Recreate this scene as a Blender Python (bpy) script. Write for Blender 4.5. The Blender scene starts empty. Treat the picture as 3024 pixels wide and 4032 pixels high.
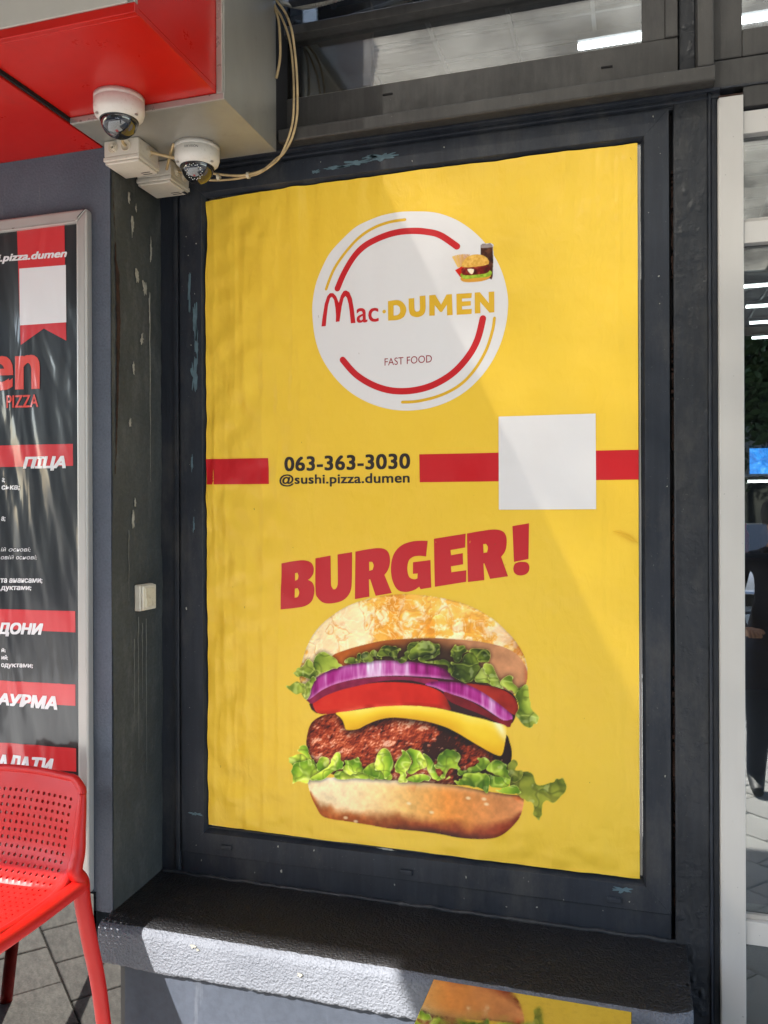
import bpy, bmesh, math, random
import numpy as np
from mathutils import Vector, Matrix, noise

R = math.radians
random.seed(11)
scene = bpy.context.scene
COL = scene.collection

# ------------------------------------------------------------------ camera
cd = bpy.data.cameras.new("camera")
cd.sensor_fit = 'HORIZONTAL'
cd.sensor_width = 36.0
cd.lens = 36.0 * 3250 / 3024
cd.clip_start = 0.05
cd.clip_end = 500
cam = bpy.data.objects.new("camera", cd)
COL.objects.link(cam)
cam.matrix_world = (Matrix.Translation((0, -2.2, 1.40)) @ Matrix.Rotation(R(16.85), 4, 'Z')
                    @ Matrix.Rotation(R(90 - 0.03), 4, 'X') @ Matrix.Rotation(R(-0.2), 4, 'Z'))
scene.camera = cam

# ------------------------------------------------------------------ sky, sun, exposure
SUN = Vector((0.42, 1.0, -0.90)).normalized()            # direction the light travels
world = bpy.data.worlds.new("World")
scene.world = world
world.use_nodes = True
nt = world.node_tree
sky = nt.nodes.new('ShaderNodeTexSky')
sky.sky_type = 'NISHITA'
sky.sun_disc = False
sky.sun_elevation = math.asin(-SUN.z)
sky.sun_rotation = math.atan2(-SUN.x, -SUN.y) % (2 * math.pi)
sky.air_density = 1.0
sky.dust_density = 1.2
bg = nt.nodes['Background']
bg.inputs[1].default_value = 0.15
nt.links.new(sky.outputs[0], bg.inputs[0])
sd = bpy.data.lights.new("sun", 'SUN')
sd.energy = 3.6
sd.angle = R(0.53)
sd.color = (1.0, 0.965, 0.91)
sun = bpy.data.objects.new("sun", sd)
COL.objects.link(sun)
sun.rotation_euler = SUN.to_track_quat('-Z', 'Y').to_euler()
sun.location = (-3, -7, 7)

scene.view_settings.view_transform = 'Standard'
scene.view_settings.look = 'None'
scene.view_settings.gamma = 1.0
scene.view_settings.use_curve_mapping = False
scene.view_settings.exposure = 2.5
scene.render.engine = 'CYCLES'
cy = scene.cycles
cy.use_denoising = True
try:
    cy.denoiser = 'OPENIMAGEDENOISE'
except Exception:
    pass
cy.max_bounces = 10
cy.diffuse_bounces = 5
cy.glossy_bounces = 5
cy.transmission_bounces = 6
cy.transparent_max_bounces = 12
cy.sample_clamp_indirect = 6.0
cy.caustics_reflective = False
cy.caustics_refractive = False


# ------------------------------------------------------------------ small helpers
def lin(c):
    return tuple((x / 12.92 if x <= 0.04045 else ((x + 0.055) / 1.055) ** 2.4) for x in c)


def rgb(r, g, b):
    return lin((r / 255.0, g / 255.0, b / 255.0))


def tag(o, label=None, cat=None, group=None, kind=None):
    if label: o["label"] = label
    if cat: o["category"] = cat
    if group: o["group"] = group
    if kind: o["kind"] = kind
    return o


def empty(name, loc, label=None, cat=None, group=None, kind=None):
    o = bpy.data.objects.new(name, None)
    o.empty_display_size = 0.05
    o.location = loc
    COL.objects.link(o)
    return tag(o, label, cat, group, kind)


def wloc(o):
    v = Vector((0, 0, 0))
    while o:
        v += o.location
        o = o.parent
    return v


class MB:
    """collects faces in world coordinates; build() links them as one mesh object"""

    def __init__(s):
        s.v = []
        s.f = []

    def add(s, vs, fs):
        n = len(s.v)
        s.v += [tuple(p) for p in vs]
        s.f += [tuple(i + n for i in f) for f in fs]
        return s

    def box(s, x0, x1, y0, y1, z0, z1):
        return s.add([(x0, y0, z0), (x1, y0, z0), (x1, y1, z0), (x0, y1, z0),
                      (x0, y0, z1), (x1, y0, z1), (x1, y1, z1), (x0, y1, z1)],
                     [(0, 3, 2, 1), (4, 5, 6, 7), (0, 1, 5, 4), (1, 2, 6, 5), (2, 3, 7, 6), (3, 0, 4, 7)])

    def quad(s, a, b, c, d):
        return s.add([a, b, c, d], [(0, 1, 2, 3)])

    def prism(s, pts, y0, y1, axis='y'):
        """polygon (a,b) extruded; axis y: points are x,z ; axis z: x,y ; axis x: y,z"""
        n = len(pts)
        def P(p, t):
            return {'y': (p[0], t, p[1]), 'z': (p[0], p[1], t), 'x': (t, p[0], p[1])}[axis]
        vs = [P(p, y0) for p in pts] + [P(p, y1) for p in pts]
        fs = [tuple(range(n)), tuple(range(2 * n - 1, n - 1, -1))]
        fs += [(i, i + n, (i + 1) % n + n, (i + 1) % n) for i in range(n)]
        return s.add(vs, fs)

    def tube(s, pts, r, seg=8, caps=True):
        pts = [Vector(p) for p in pts]
        rs = r if isinstance(r, (list, tuple)) else [r] * len(pts)
        vs, fs = [], []
        up = None
        for i, p in enumerate(pts):
            d = (pts[min(i + 1, len(pts) - 1)] - pts[max(i - 1, 0)]).normalized()
            if up is None:
                up = d.orthogonal().normalized()
            up = (up - d * up.dot(d)).normalized()
            w = d.cross(up)
            for k in range(seg):
                a = 2 * math.pi * k / seg
                vs.append(p + (up * math.cos(a) + w * math.sin(a)) * rs[i])
        for i in range(len(pts) - 1):
            for k in range(seg):
                a, b = i * seg + k, i * seg + (k + 1) % seg
                fs.append((a, b, b + seg, a + seg))
        if caps:
            fs.append(tuple(range(seg))[::-1])
            fs.append(tuple((len(pts) - 1) * seg + k for k in range(seg)))
        return s.add(vs, fs)

    def lathe(s, prof, c, seg=32, axis='z'):
        """profile of (radius, height)"""
        vs, fs = [], []
        for (r, h) in prof:
            for k in range(seg):
                a = 2 * math.pi * k / seg
                p = (r * math.cos(a), r * math.sin(a), h)
                if axis == 'y': p = (p[0], p[2], p[1])
                if axis == 'x': p = (p[2], p[0], p[1])
                vs.append((c[0] + p[0], c[1] + p[1], c[2] + p[2]))
        for i in range(len(prof) - 1):
            for k in range(seg):
                a, b = i * seg + k, i * seg + (k + 1) % seg
                fs.append((a, b, b + seg, a + seg))
        return s.add(vs, fs)

    def build(s, name, mat, parent=None, bevel=0.0, smooth=False, seg=2, origin=None, recalc=True):
        o0 = wloc(parent) if parent else Vector(origin or (0, 0, 0))
        me = bpy.data.meshes.new(name)
        me.from_pydata([(p[0] - o0.x, p[1] - o0.y, p[2] - o0.z) for p in s.v], [], s.f)
        if bevel or recalc:
            bm = bmesh.new()
            bm.from_mesh(me)
            if recalc:
                bmesh.ops.recalc_face_normals(bm, faces=bm.faces)
            if bevel:
                es = [e for e in bm.edges if len(e.link_faces) == 2 and e.calc_face_angle(0) > 0.4]
                bmesh.ops.bevel(bm, geom=es, offset=bevel, segments=seg, affect='EDGES', profile=0.5)
            bm.to_mesh(me)
            bm.free()
        me.materials.append(mat)
        if smooth:
            me.polygons.foreach_set('use_smooth', [True] * len(me.polygons))
        me.update()
        o = bpy.data.objects.new(name, me)
        COL.objects.link(o)
        if parent:
            o.parent = parent
        else:
            o.location = o0
        return o


def catmull(pts, n=6, closed=False):
    pts = [np.array(p, float) for p in pts]
    out = []
    m = len(pts)
    for i in range(m if closed else m - 1):
        if closed:
            p0, p1, p2, p3 = pts[i - 1], pts[i], pts[(i + 1) % m], pts[(i + 2) % m]
        else:
            p0, p1, p2, p3 = pts[max(i - 1, 0)], pts[i], pts[i + 1], pts[min(i + 2, m - 1)]
        for k in range(n):
            t = k / n
            out.append(0.5 * ((2 * p1) + (-p0 + p2) * t + (2 * p0 - 5 * p1 + 4 * p2 - p3) * t * t
                              + (-p0 + 3 * p1 - 3 * p2 + p3) * t ** 3))
    if not closed:
        out.append(pts[-1])
    return [tuple(p) for p in out]


# ------------------------------------------------------------------ materials
class NT:
    def __init__(s, name):
        s.m = bpy.data.materials.new(name)
        s.m.use_nodes = True
        s.t = s.m.node_tree
        s.b = s.t.nodes['Principled BSDF']
        s.out = s.t.nodes['Material Output']
        s.tc = s.t.nodes.new('ShaderNodeTexCoord')

    def n(s, kind, **kw):
        d = s.t.nodes.new('ShaderNode' + kind)
        for k, v in kw.items():
            if k.startswith('i_'):
                d.inputs[k[2:].replace('_', ' ')].default_value = v
            else:
                setattr(d, k, v)
        return d

    def l(s, a, b):
        s.t.links.new(a, b)

    def coords(s, scale=(1, 1, 1)):
        mp = s.n('Mapping')
        mp.inputs['Scale'].default_value = scale
        s.l(s.tc.outputs['Object'], mp.inputs[0])
        return mp.outputs[0]

    def noise(s, scale, detail=6, rough=0.6, stretch=(1, 1, 1), dist=0.0):
        d = s.n('TexNoise')
        d.inputs['Scale'].default_value = scale
        d.inputs['Detail'].default_value = detail
        d.inputs['Roughness'].default_value = rough
        d.inputs['Distortion'].default_value = dist
        s.l(s.coords(stretch), d.inputs['Vector'])
        return d.outputs['Fac']

    def ramp(s, fac, stops):
        d = s.n('ValToRGB')
        e = d.color_ramp.elements
        while len(e) < len(stops):
            e.new(0.5)
        for i, (p, c) in enumerate(stops):
            e[i].position = p
            e[i].color = (c if isinstance(c, (tuple, list)) else (c, c, c)) + ((1,) if not isinstance(c, (tuple, list)) or len(c) == 3 else ())
        s.l(fac, d.inputs[0])
        return d.outputs[0]

    def mix(s, fac, a, b, mode='MIX'):
        d = s.n('MixRGB', blend_type=mode)
        for sock, v in ((d.inputs[0], fac), (d.inputs[1], a), (d.inputs[2], b)):
            if hasattr(v, 'is_linked') or hasattr(v, 'links'):
                s.l(v, sock)
            elif isinstance(v, (int, float)):
                sock.default_value = v if sock == d.inputs[0] else (v, v, v, 1)
            else:
                sock.default_value = tuple(v) + (1,)
        return d.outputs[0]

    def color(s, c):
        if hasattr(c, 'links'):
            s.l(c, s.b.inputs['Base Color'])
        else:
            s.b.inputs['Base Color'].default_value = tuple(c) + (1,)

    def set(s, **kw):
        for k, v in kw.items():
            sock = s.b.inputs[k.replace('_', ' ')]
            if hasattr(v, 'links'):
                s.l(v, sock)
            else:
                sock.default_value = v
        return s

    def bump(s, fac, strength=0.3, dist=0.01, prev=None):
        d = s.n('Bump')
        d.inputs['Strength'].default_value = strength
        d.inputs['Distance'].default_value = dist
        s.l(fac, d.inputs['Height'])
        if prev is not None:
            s.l(prev, d.inputs['Normal'])
        s.l(d.outputs[0], s.b.inputs['Normal'])
        return d.outputs[0]


def simple(name, c, rough=0.5, metal=0.0, var=0.0, vscale=6, bump=0.0, bscale=80, coat=0.0, spec=0.5, stretch=(1, 1, 1)):
    t = NT(name)
    if var:
        lo = tuple(x * (1 - var) for x in c)
        hi = tuple(min(1, x * (1 + var)) for x in c)
        t.color(t.ramp(t.noise(vscale, stretch=stretch), [(0.3, lo), (0.7, hi)]))
        t.set(Roughness=t.ramp(t.noise(vscale * 3, stretch=stretch), [(0.3, max(0.02, rough - 0.08)), (0.7, min(1, rough + 0.08))]))
    else:
        t.color(c)
        t.set(Roughness=rough)
    t.set(Metallic=metal, Specular_IOR_Level=spec)
    if coat:
        t.set(Coat_Weight=coat, Coat_Roughness=0.08)
    if bump:
        t.bump(t.noise(bscale, 5, stretch=stretch), bump, 0.004)
    return t.m


def painted(name, dark, light, rough=0.42, chips=None, lumps=0.0, streak=1.0):
    """old brush-painted steel and timber: uneven tone, drips, lumps, flecks of other paint"""
    t = NT(name)
    big = t.noise(3.0, 5, 0.6)
    st = t.noise(9.0, 6, 0.65, (6, 6, 0.35))
    base = t.ramp(big, [(0.3, dark), (0.72, light)])
    c = t.mix(t.ramp(st, [(0.42, 0.0), (0.8, 0.35 * streak)]), base, tuple(min(1, x * 1.7) for x in light))
    dust = t.noise(160, 3, 0.7)
    c = t.mix(t.ramp(dust, [(0.68, 0.0), (0.76, 0.5)]), c, (0.24, 0.23, 0.21))
    grime = t.noise(5, 9, 0.75, (1, 1, 0.5))
    c = t.mix(t.ramp(grime, [(0.5, 0.0), (0.72, 0.55)]), c, (0.085, 0.08, 0.072))
    if chips:
        cn = t.noise(14, 9, 0.78)
        c = t.mix(t.ramp(cn, [(0.68, 0.0), (0.70, 0.9)]), c, chips)
    t.color(c)
    t.set(Roughness=t.ramp(t.noise(26, 4), [(0.3, rough - 0.08), (0.7, rough + 0.14)]), Specular_IOR_Level=0.28)
    n1 = t.bump(t.noise(34, 4, 0.55, (1, 1, 0.4)), 0.35, 0.004)
    if lumps:
        n1 = t.bump(t.ramp(t.noise(30, 3, 0.5), [(0.52, 0.0), (0.85, 1.0)]), lumps, 0.008, n1)
    t.bump(t.noise(240, 3), 0.18, 0.001, n1)
    return t.m


M = {}
M['frame'] = painted('dark_grey_frame_paint', rgb(30, 34, 41), rgb(44, 48, 55), 0.42)
M['frame_lumpy'] = painted('lumpy_grey_paint', rgb(32, 35, 39), rgb(44, 46, 50), 0.40, lumps=0.35)
M['frame_old'] = painted('weathered_frame_paint', rgb(50, 49, 48), rgb(66, 64, 61), 0.46)
M['gap'] = simple('dark_gap', (0.006, 0.005, 0.005), 0.9)
M['rust'] = simple('rusty_gap_filler', rgb(46, 26, 16), 0.95, var=0.6, vscale=40, bump=0.6, bscale=120)
M['teal'] = simple('old_teal_paint', rgb(82, 104, 112), 0.6, var=0.25, vscale=40, bump=0.2, bscale=150)
M['drip'] = simple('pale_drip_stain', rgb(104, 106, 102), 0.8, var=0.2, vscale=60)
M['chip'] = simple('pale_plaster_chip', rgb(150, 148, 138), 0.9, var=0.3, vscale=60, bump=0.5, bscale=160)


def stucco(name, dark, light, streaks, scale=160, strength=0.5, rough=0.85, streak_col=(0.35, 0.34, 0.34), sthr=0.60, sz=0.07):
    t = NT(name)
    c = t.ramp(t.noise(2.2, 6, 0.62), [(0.28, dark), (0.74, light)])
    sn = t.noise(16, 7, 0.7, (1, 1, sz))
    c = t.mix(t.ramp(sn, [(sthr, 0.0), (sthr + 0.16, streaks)]), c, streak_col)
    fine = t.noise(scale, 3, 0.55)
    c = t.mix(t.ramp(fine, [(0.35, 0.25), (0.6, 0.0)]), c, tuple(x * 0.5 for x in dark))
    t.color(c)
    t.set(Roughness=rough, Specular_IOR_Level=0.3)
    n1 = t.bump(t.noise(scale, 3, 0.5), min(1.0, strength), 0.004 if strength < 1 else 0.007)
    t.bump(t.noise(9, 4), 0.25, 0.01, n1)
    return t.m


M['stucco'] = stucco('blue_grey_stucco', rgb(76, 82, 92), rgb(102, 109, 120), 0.35)
M['reveal'] = stucco('dark_reveal_plaster', rgb(54, 57, 56), rgb(78, 81, 79), 0.55, 110, 0.35, 0.75, (0.11, 0.112, 0.108), 0.50, 0.3)
M['base_wall'] = stucco('slate_painted_base_wall', rgb(46, 51, 60), rgb(60, 65, 75), 0.25, 45, 0.28, 0.6, (0.25, 0.26, 0.28), 0.6)
M['sill'] = stucco('rough_black_grey_render', rgb(24, 24, 26), rgb(38, 38, 40), 0.05, 150, 1.0, 0.42)
M['sill_front'] = stucco('rough_grey_sill_face', rgb(84, 87, 94), rgb(106, 109, 116), 0.15, 150, 1.0, 0.6, (0.06, 0.06, 0.065), 0.55)

t = NT('polished_dark_plinth')
t.color(t.ramp(t.noise(60, 5), [(0.35, (0.085, 0.083, 0.08)), (0.7, (0.125, 0.122, 0.115))]))
t.set(Metallic=1.0, Roughness=0.03)
t.bump(t.noise(3, 3), 0.03, 0.01)
M['plinth'] = t.m

t = NT('satin_aluminium')
t.color(t.mix(t.ramp(t.noise(5, 5, 0.6, (1, 1, 0.2)), [(0.35, 0.0), (0.8, 0.5)]), rgb(184, 180, 174), rgb(140, 134, 126)))
t.set(Metallic=0.35, Roughness=0.38)
t.bump(t.noise(120, 3, stretch=(1, 1, 0.05)), 0.05, 0.002)
M['alu'] = t.m

t = NT('white_powder_coat')
c = t.mix(t.ramp(t.noise(4, 6, 0.6, (1, 1, 0.25)), [(0.4, 0.0), (0.85, 0.5)]), rgb(188, 184, 178), rgb(160, 154, 146))
c = t.mix(t.ramp(t.noise(90, 2, 0.5), [(0.76, 0.0), (0.79, 0.8)]), c, (0.05, 0.045, 0.04))
t.color(c)
t.set(Roughness=0.36, Specular_IOR_Level=0.5)
M['white_frame'] = t.m

t = NT('glossy_red_composite')
c = t.ramp(t.noise(2.5, 4), [(0.3, rgb(172, 16, 9)), (0.7, rgb(186, 24, 12))])
c = t.mix(t.ramp(t.noise(9, 9, 0.78), [(0.56, 0.0), (0.78, 0.4)]), c, rgb(120, 44, 34))
c = t.mix(t.ramp(t.noise(90, 6, 0.7), [(0.68, 0.0), (0.74, 0.35)]), c, rgb(170, 110, 90))
t.color(c)
t.set(Roughness=t.ramp(t.noise(7, 7, .7), [(0.35, .26), (0.7, .42)]), Specular_IOR_Level=0.4, Coat_Weight=0.1, Coat_Roughness=0.12)
t.bump(t.noise(4, 2), 0.04, 0.01)
M['red_panel'] = t.m
M['beige_panel'] = simple('dusty_beige_sign_face', rgb(176, 170, 160), 0.4, var=0.1, vscale=4, coat=0.1)
t = NT('brushed_grey_metal')
c = t.ramp(t.noise(4, 6, 0.65, (1, 1, 0.3)), [(0.3, rgb(134, 132, 124)), (0.75, rgb(158, 155, 146))])
c = t.mix(t.ramp(t.noise(11, 8, 0.75), [(0.6, 0.0), (0.85, 0.5)]), c, rgb(92, 84, 70))
t.color(c)
t.set(Metallic=0.35, Roughness=0.34)
t.bump(t.noise(60, 3, stretch=(6, 6, 0.3)), 0.04, 0.003)
M['box_metal'] = t.m
M['trim_metal'] = simple('bright_trim_metal', rgb(176, 172, 164), 0.32, 0.6, var=0.06, vscale=9)
for key_, nm_, c_ in (('cam_white', 'offwhite_camera_plastic', rgb(214, 209, 200)), ('box_white', 'yellowed_box_plastic', rgb(206, 198, 184))):
    t = NT(nm_)
    c = t.ramp(t.noise(18, 4), [(0.3, tuple(x * .93 for x in c_)), (0.7, c_)])
    c = t.mix(t.ramp(t.noise(45, 9, 0.78), [(0.56, 0.0), (0.74, 0.55)]), c, rgb(140, 122, 96))
    c = t.mix(t.ramp(t.noise(170, 3, 0.6), [(0.70, 0.0), (0.74, 0.6)]), c, rgb(90, 78, 64))
    t.color(c)
    t.set(Roughness=t.ramp(t.noise(30, 5), [(0.3, .32), (0.7, .5)]))
    M[key_] = t.m
M['rubber'] = simple('cream_rubber_grommet', rgb(206, 194, 172), 0.55, var=0.08, vscale=60)
M['cable'] = simple('yellowed_cable_sheath', rgb(176, 152, 110), 0.5, var=0.3, vscale=30, bump=0.1, bscale=200)
M['tie'] = simple('translucent_tie', rgb(205, 195, 170), 0.4)
M['black'] = simple('black_plastic', (0.012, 0.012, 0.013), 0.45)
M['ink'] = simple('black_print', (0.02, 0.018, 0.018), 0.5)
t = NT('smoked_dome')
t.color((0.012, 0.011, 0.012))
t.set(Roughness=0.03, Specular_IOR_Level=0.9, Coat_Weight=1.0, Coat_Roughness=0.01)
M['dome'] = t.m
M['led'] = simple('led_white', (0.85, 0.85, 0.8), 0.2)
t = NT('switch_plastic')
c = t.mix(t.ramp(t.noise(90, 6, 0.7), [(0.5, 0.0), (0.75, 0.7)]), rgb(206, 198, 176), rgb(128, 104, 66))
t.color(c)
t.set(Roughness=0.4)
M['switch'] = t.m
M['switch_body'] = simple('aged_white_switch_body', rgb(206, 200, 184), 0.4, var=0.08, vscale=40)


def glassy(name, tint, refl, rough=0.0, dirt=0.0, bump=0.0):
    t = NT(name)
    tr = t.n('BsdfTransparent')
    tr.inputs[0].default_value = tuple(tint) + (1,)
    gl = t.n('BsdfGlossy')
    gl.inputs['Roughness'].default_value = rough
    gl.inputs[0].default_value = (1, 1, 1, 1)
    fr = t.n('Fresnel')
    fr.inputs[0].default_value = 1.5
    ad = t.n('Math', operation='ADD', use_clamp=True)
    t.l(fr.outputs[0], ad.inputs[0])
    ad.inputs[1].default_value = refl
    mx = t.n('MixShader')
    t.l(ad.outputs[0], mx.inputs[0])
    t.l(tr.outputs[0], mx.inputs[1])
    t.l(gl.outputs[0], mx.inputs[2])
    last = mx.outputs[0]
    if bump:
        bn = t.n('Bump')
        bn.inputs['Strength'].default_value = bump
        bn.inputs['Distance'].default_value = 0.01
        t.l(t.noise(2.5, 2), bn.inputs['Height'])
        t.l(bn.outputs[0], gl.inputs['Normal'])
    if dirt:
        df = t.n('BsdfDiffuse')
        df.inputs[0].default_value = (0.45, 0.43, 0.4, 1)
        m2 = t.n('MixShader')
        t.l(t.ramp(t.noise(7, 8, 0.75), [(0.45, dirt * 0.3), (0.8, dirt)]), m2.inputs[0])
        t.l(last, m2.inputs[1])
        t.l(df.outputs[0], m2.inputs[2])
        last = m2.outputs[0]
    t.l(last, t.out.inputs[0])
    return t.m


M['glass'] = glassy('window_glass', (0.75, 0.78, 0.78), 0.10, dirt=0.04)
M['door_glass'] = glassy('door_glass', (0.6, 0.64, 0.62), 0.13, dirt=0.01, bump=0.05)
M['windscreen'] = glassy('car_glass', (0.25, 0.28, 0.3), 0.15)
t = NT('mirror_gloss_tabletop')
t.color(t.mix(t.ramp(t.noise(60, 8, .75), [(0.5, 0.0), (0.75, 0.5)]), (0.62, 0.59, 0.54), (0.36, 0.34, 0.32)))
t.set(Metallic=1.0, Roughness=t.ramp(t.noise(18, 7, .75), [(0.4, 0.03), (0.7, 0.16)]))
t.bump(t.noise(4, 2), 0.06, 0.01)
M['mirror'] = t.m
t = NT('red_chair_plastic')
t.color(t.ramp(t.noise(4, 4), [(0.3, rgb(172, 14, 11)), (0.7, rgb(186, 20, 13))]))
t.set(Roughness=t.ramp(t.noise(14, 6, .7), [(0.35, 0.42), (0.7, 0.58)]), Specular_IOR_Level=0.45)
t.bump(t.noise(700, 2), 0.08, 0.0006)
M['chair'] = t.m
M['wood'] = simple('brown_plywood', rgb(84, 62, 36), 0.7, var=0.3, vscale=3, stretch=(1, 1, 0.1))
M['ceil'] = simple('dark_ceiling_tile', rgb(30, 32, 34), 0.8, var=0.15, vscale=2)
M['ceil_bar'] = simple('ceiling_grid_bar', rgb(70, 74, 78), 0.5)
M['inner_wall'] = simple('interior_wall', rgb(90, 92, 90), 0.8, var=0.1)
M['inner_green'] = simple('interior_green_band', rgb(70, 110, 30), 0.6)
t = NT('lamp_tube')
t.color((1, 1, 1))
t.set(Emission_Color=(0.95, 0.98, 1.0, 1), Emission_Strength=3.0)
M['lamp'] = t.m
t = NT('blue_screen')
c = t.ramp(t.noise(7, 4, dist=1.5), [(0.35, (0.01, 0.05, 0.25)), (0.6, (0.03, 0.2, 0.6)), (0.75, (0.5, 0.75, 0.9))])
t.color((0.02, 0.02, 0.02))
t.l(c, t.b.inputs['Emission Color'])
t.set(Emission_Strength=1.2)
M['screen'] = t.m

# ================================================================== THE SETTING
t = NT('pavement_concrete')
c = t.ramp(t.noise(2.2, 6, 0.6), [(0.3, rgb(158, 157, 153)), (0.7, rgb(182, 181, 176))])
t.color(t.mix(t.ramp(t.noise(140, 3), [(0.35, 0.3), (0.6, 0.0)]), c, rgb(100, 96, 90)))
t.set(Roughness=0.85)
t.bump(t.noise(150, 4), 0.3, 0.003)
M['slab'] = t.m
M['joint'] = simple('sandy_paving_bed', rgb(80, 76, 70), 0.95, var=0.2, vscale=8, bump=0.4, bscale=90)
M['asphalt'] = simple('asphalt', (0.055, 0.054, 0.055), 0.9, var=0.2, vscale=4, bump=0.5, bscale=120)

G = -0.075                                   # pavement level
g = MB().quad((-150, -200, -0.21), (150, -200, -0.21), (150, 60, -0.21), (-150, 60, -0.21)).build('ground', M['joint'], recalc=False)
tag(g, kind='structure')
rd = MB().box(-150, 150, -14.5, -5.6, -0.20, -0.17).build('road', M['asphalt'])
tag(rd, kind='structure')
pv = MB().box(-60, 60, -5.4, 0.1, -0.20, G - 0.006).build('pavement', M['joint'])
tag(pv, kind='structure')
MB().box(-60, 60, -5.6, -5.402, -0.20, G).build('kerb', M['slab'], pv, bevel=0.01)
# square paving slabs laid diagonally; the ones the reflections show are single pieces, the rest one mass
me_slab = None
rest = MB()
ca, sa = math.cos(R(41)), math.sin(R(41))
for i in range(-34, 35):
    for j in range(-34, 35):
        a, b = i * 0.248 + (0.124 if j % 2 else 0), j * 0.248
        xs, ys = -0.6 + a * ca - b * sa, -2.0 + a * sa + b * ca
        if not (-5.0 < xs < 4.0 and -5.2 < ys < -0.12): continue
        near = (-2.6 < xs < -0.6 and -1.9 < ys) or (0.2 < xs < 1.3 and -3.4 < ys < -0.3)
        if not near:
            h_ = 0.121
            rest.add([(xs + (u * ca - v * sa) * h_, ys + (u * sa + v * ca) * h_, G + random.uniform(-.0015, .0015)) for u, v in ((-1, -1), (1, -1), (1, 1), (-1, 1))], [(0, 1, 2, 3)])
            continue
        if me_slab is None:
            ob = MB().box(-0.1215, 0.1215, -0.1215, 0.1215, -0.05, 0.0).build('paving_slab', M['slab'], pv, bevel=0.005)
            me_slab = ob.data
        else:
            ob = bpy.data.objects.new('paving_slab', me_slab)
            COL.objects.link(ob)
            ob.parent = pv
        ob.location = (xs, ys, G + random.uniform(-0.002, 0.002))
        ob.rotation_euler = (random.uniform(-.004, .004), random.uniform(-.004, .004), R(41))
ro = rest.build('paving_slabs', M['slab'], pv, recalc=False)
tag(ro, kind='stuff')

# ================================================================== WALLS
pw = empty('pillar_wall', (-1.40, -0.25, 0), 'blue-grey stucco pillar wall behind the framed black menu', 'wall')
MB().box(-3.2, -1.3725, -0.25, 0.02, 0.30, 4.0).build('stucco_face', M['stucco'], pw)
# the plaster on the side of the opening, with a wobbly inner edge
mb = MB()
zs = [0.30 + i * 0.02 for i in range(107)]
rows = []
for z in zs:
    w = 0.006 * noise.noise((z * 4, 3.1, 0)) + 0.003 * noise.noise((z * 19, 1.7, 0))
    e = 0.004 * noise.noise((z * 3, 8.1, 0)) + 0.002 * noise.noise((z * 40, 2.7, 0))
    rows.append([(-1.368 + e * 0.6, -0.2515 + e * 0.3, z), (-1.367 + 0.4 * w, -0.12, z), (-1.366 + w, -0.012 + w, z), (-1.373, 0.018, z)])
vs = [p for r in rows for p in r]
fs = []
for i in range(len(rows) - 1):
    for k in range(3):
        a = i * 4 + k
        fs.append((a, a + 1, a + 5, a + 4))
mb.add(vs, fs).build('reveal_face', M['reveal'], pw, smooth=True)
# open crack in the plaster near the arris
cr = [(2.318, -.249, .001), (2.26, -.246, .002), (2.20, -.240, .002), (2.14, -.236, .003), (2.10, -.238, .007), (2.063, -.228, .016),
      (2.0, -.226, .018), (1.91, -.224, .017), (1.80, -.228, .012), (1.678, -.232, .008), (1.60, -.236, .005), (1.506, -.241, .002)]
zz = np.linspace(1.506, 2.318, 130)
mb = MB()
c_y = np.interp(zz, [c[0] for c in cr][::-1], [c[1] for c in cr][::-1])
c_w = np.interp(zz, [c[0] for c in cr][::-1], [c[2] for c in cr][::-1])
for i in range(len(zz) - 1):
    def E(j):
        n1 = 0.0035 * noise.noise((zz[j] * 70, 0.3, 0))
        n2 = 0.0035 * noise.noise((zz[j] * 60, 9.3, 0))
        return (c_y[j] - c_w[j] * 0.5 + n1, c_y[j] + c_w[j] * 0.5 + n2)
    a, b = E(i), E(i + 1)
    mb.quad((-1.3645, a[0], zz[i]), (-1.3645, a[1], zz[i]), (-1.3645, b[1], zz[i + 1]), (-1.3645, b[0], zz[i + 1]))
mb.build('plaster_crack', M['rust'], pw, recalc=False)


def splat(name, mat, parent, pts, axis, off, seed=0, jag=0.25, n=22):
    """small irregular flake of paint or plaster; pts is centre and half sizes on the face"""
    (a, b), (ra, rb) = pts
    poly = []
    for k in range(n):
        th = 2 * math.pi * k / n
        r = 1 + jag * 2.2 * noise.noise((math.cos(th) * 2.3 + seed, math.sin(th) * 2.3, seed * 0.7))
        poly.append((a + ra * r * math.cos(th), b + rb * r * math.sin(th)))
    return MB().prism(poly, off, off + (0.0012 if axis == 'y' else -0.0012), axis).build(name, mat, parent)


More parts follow.
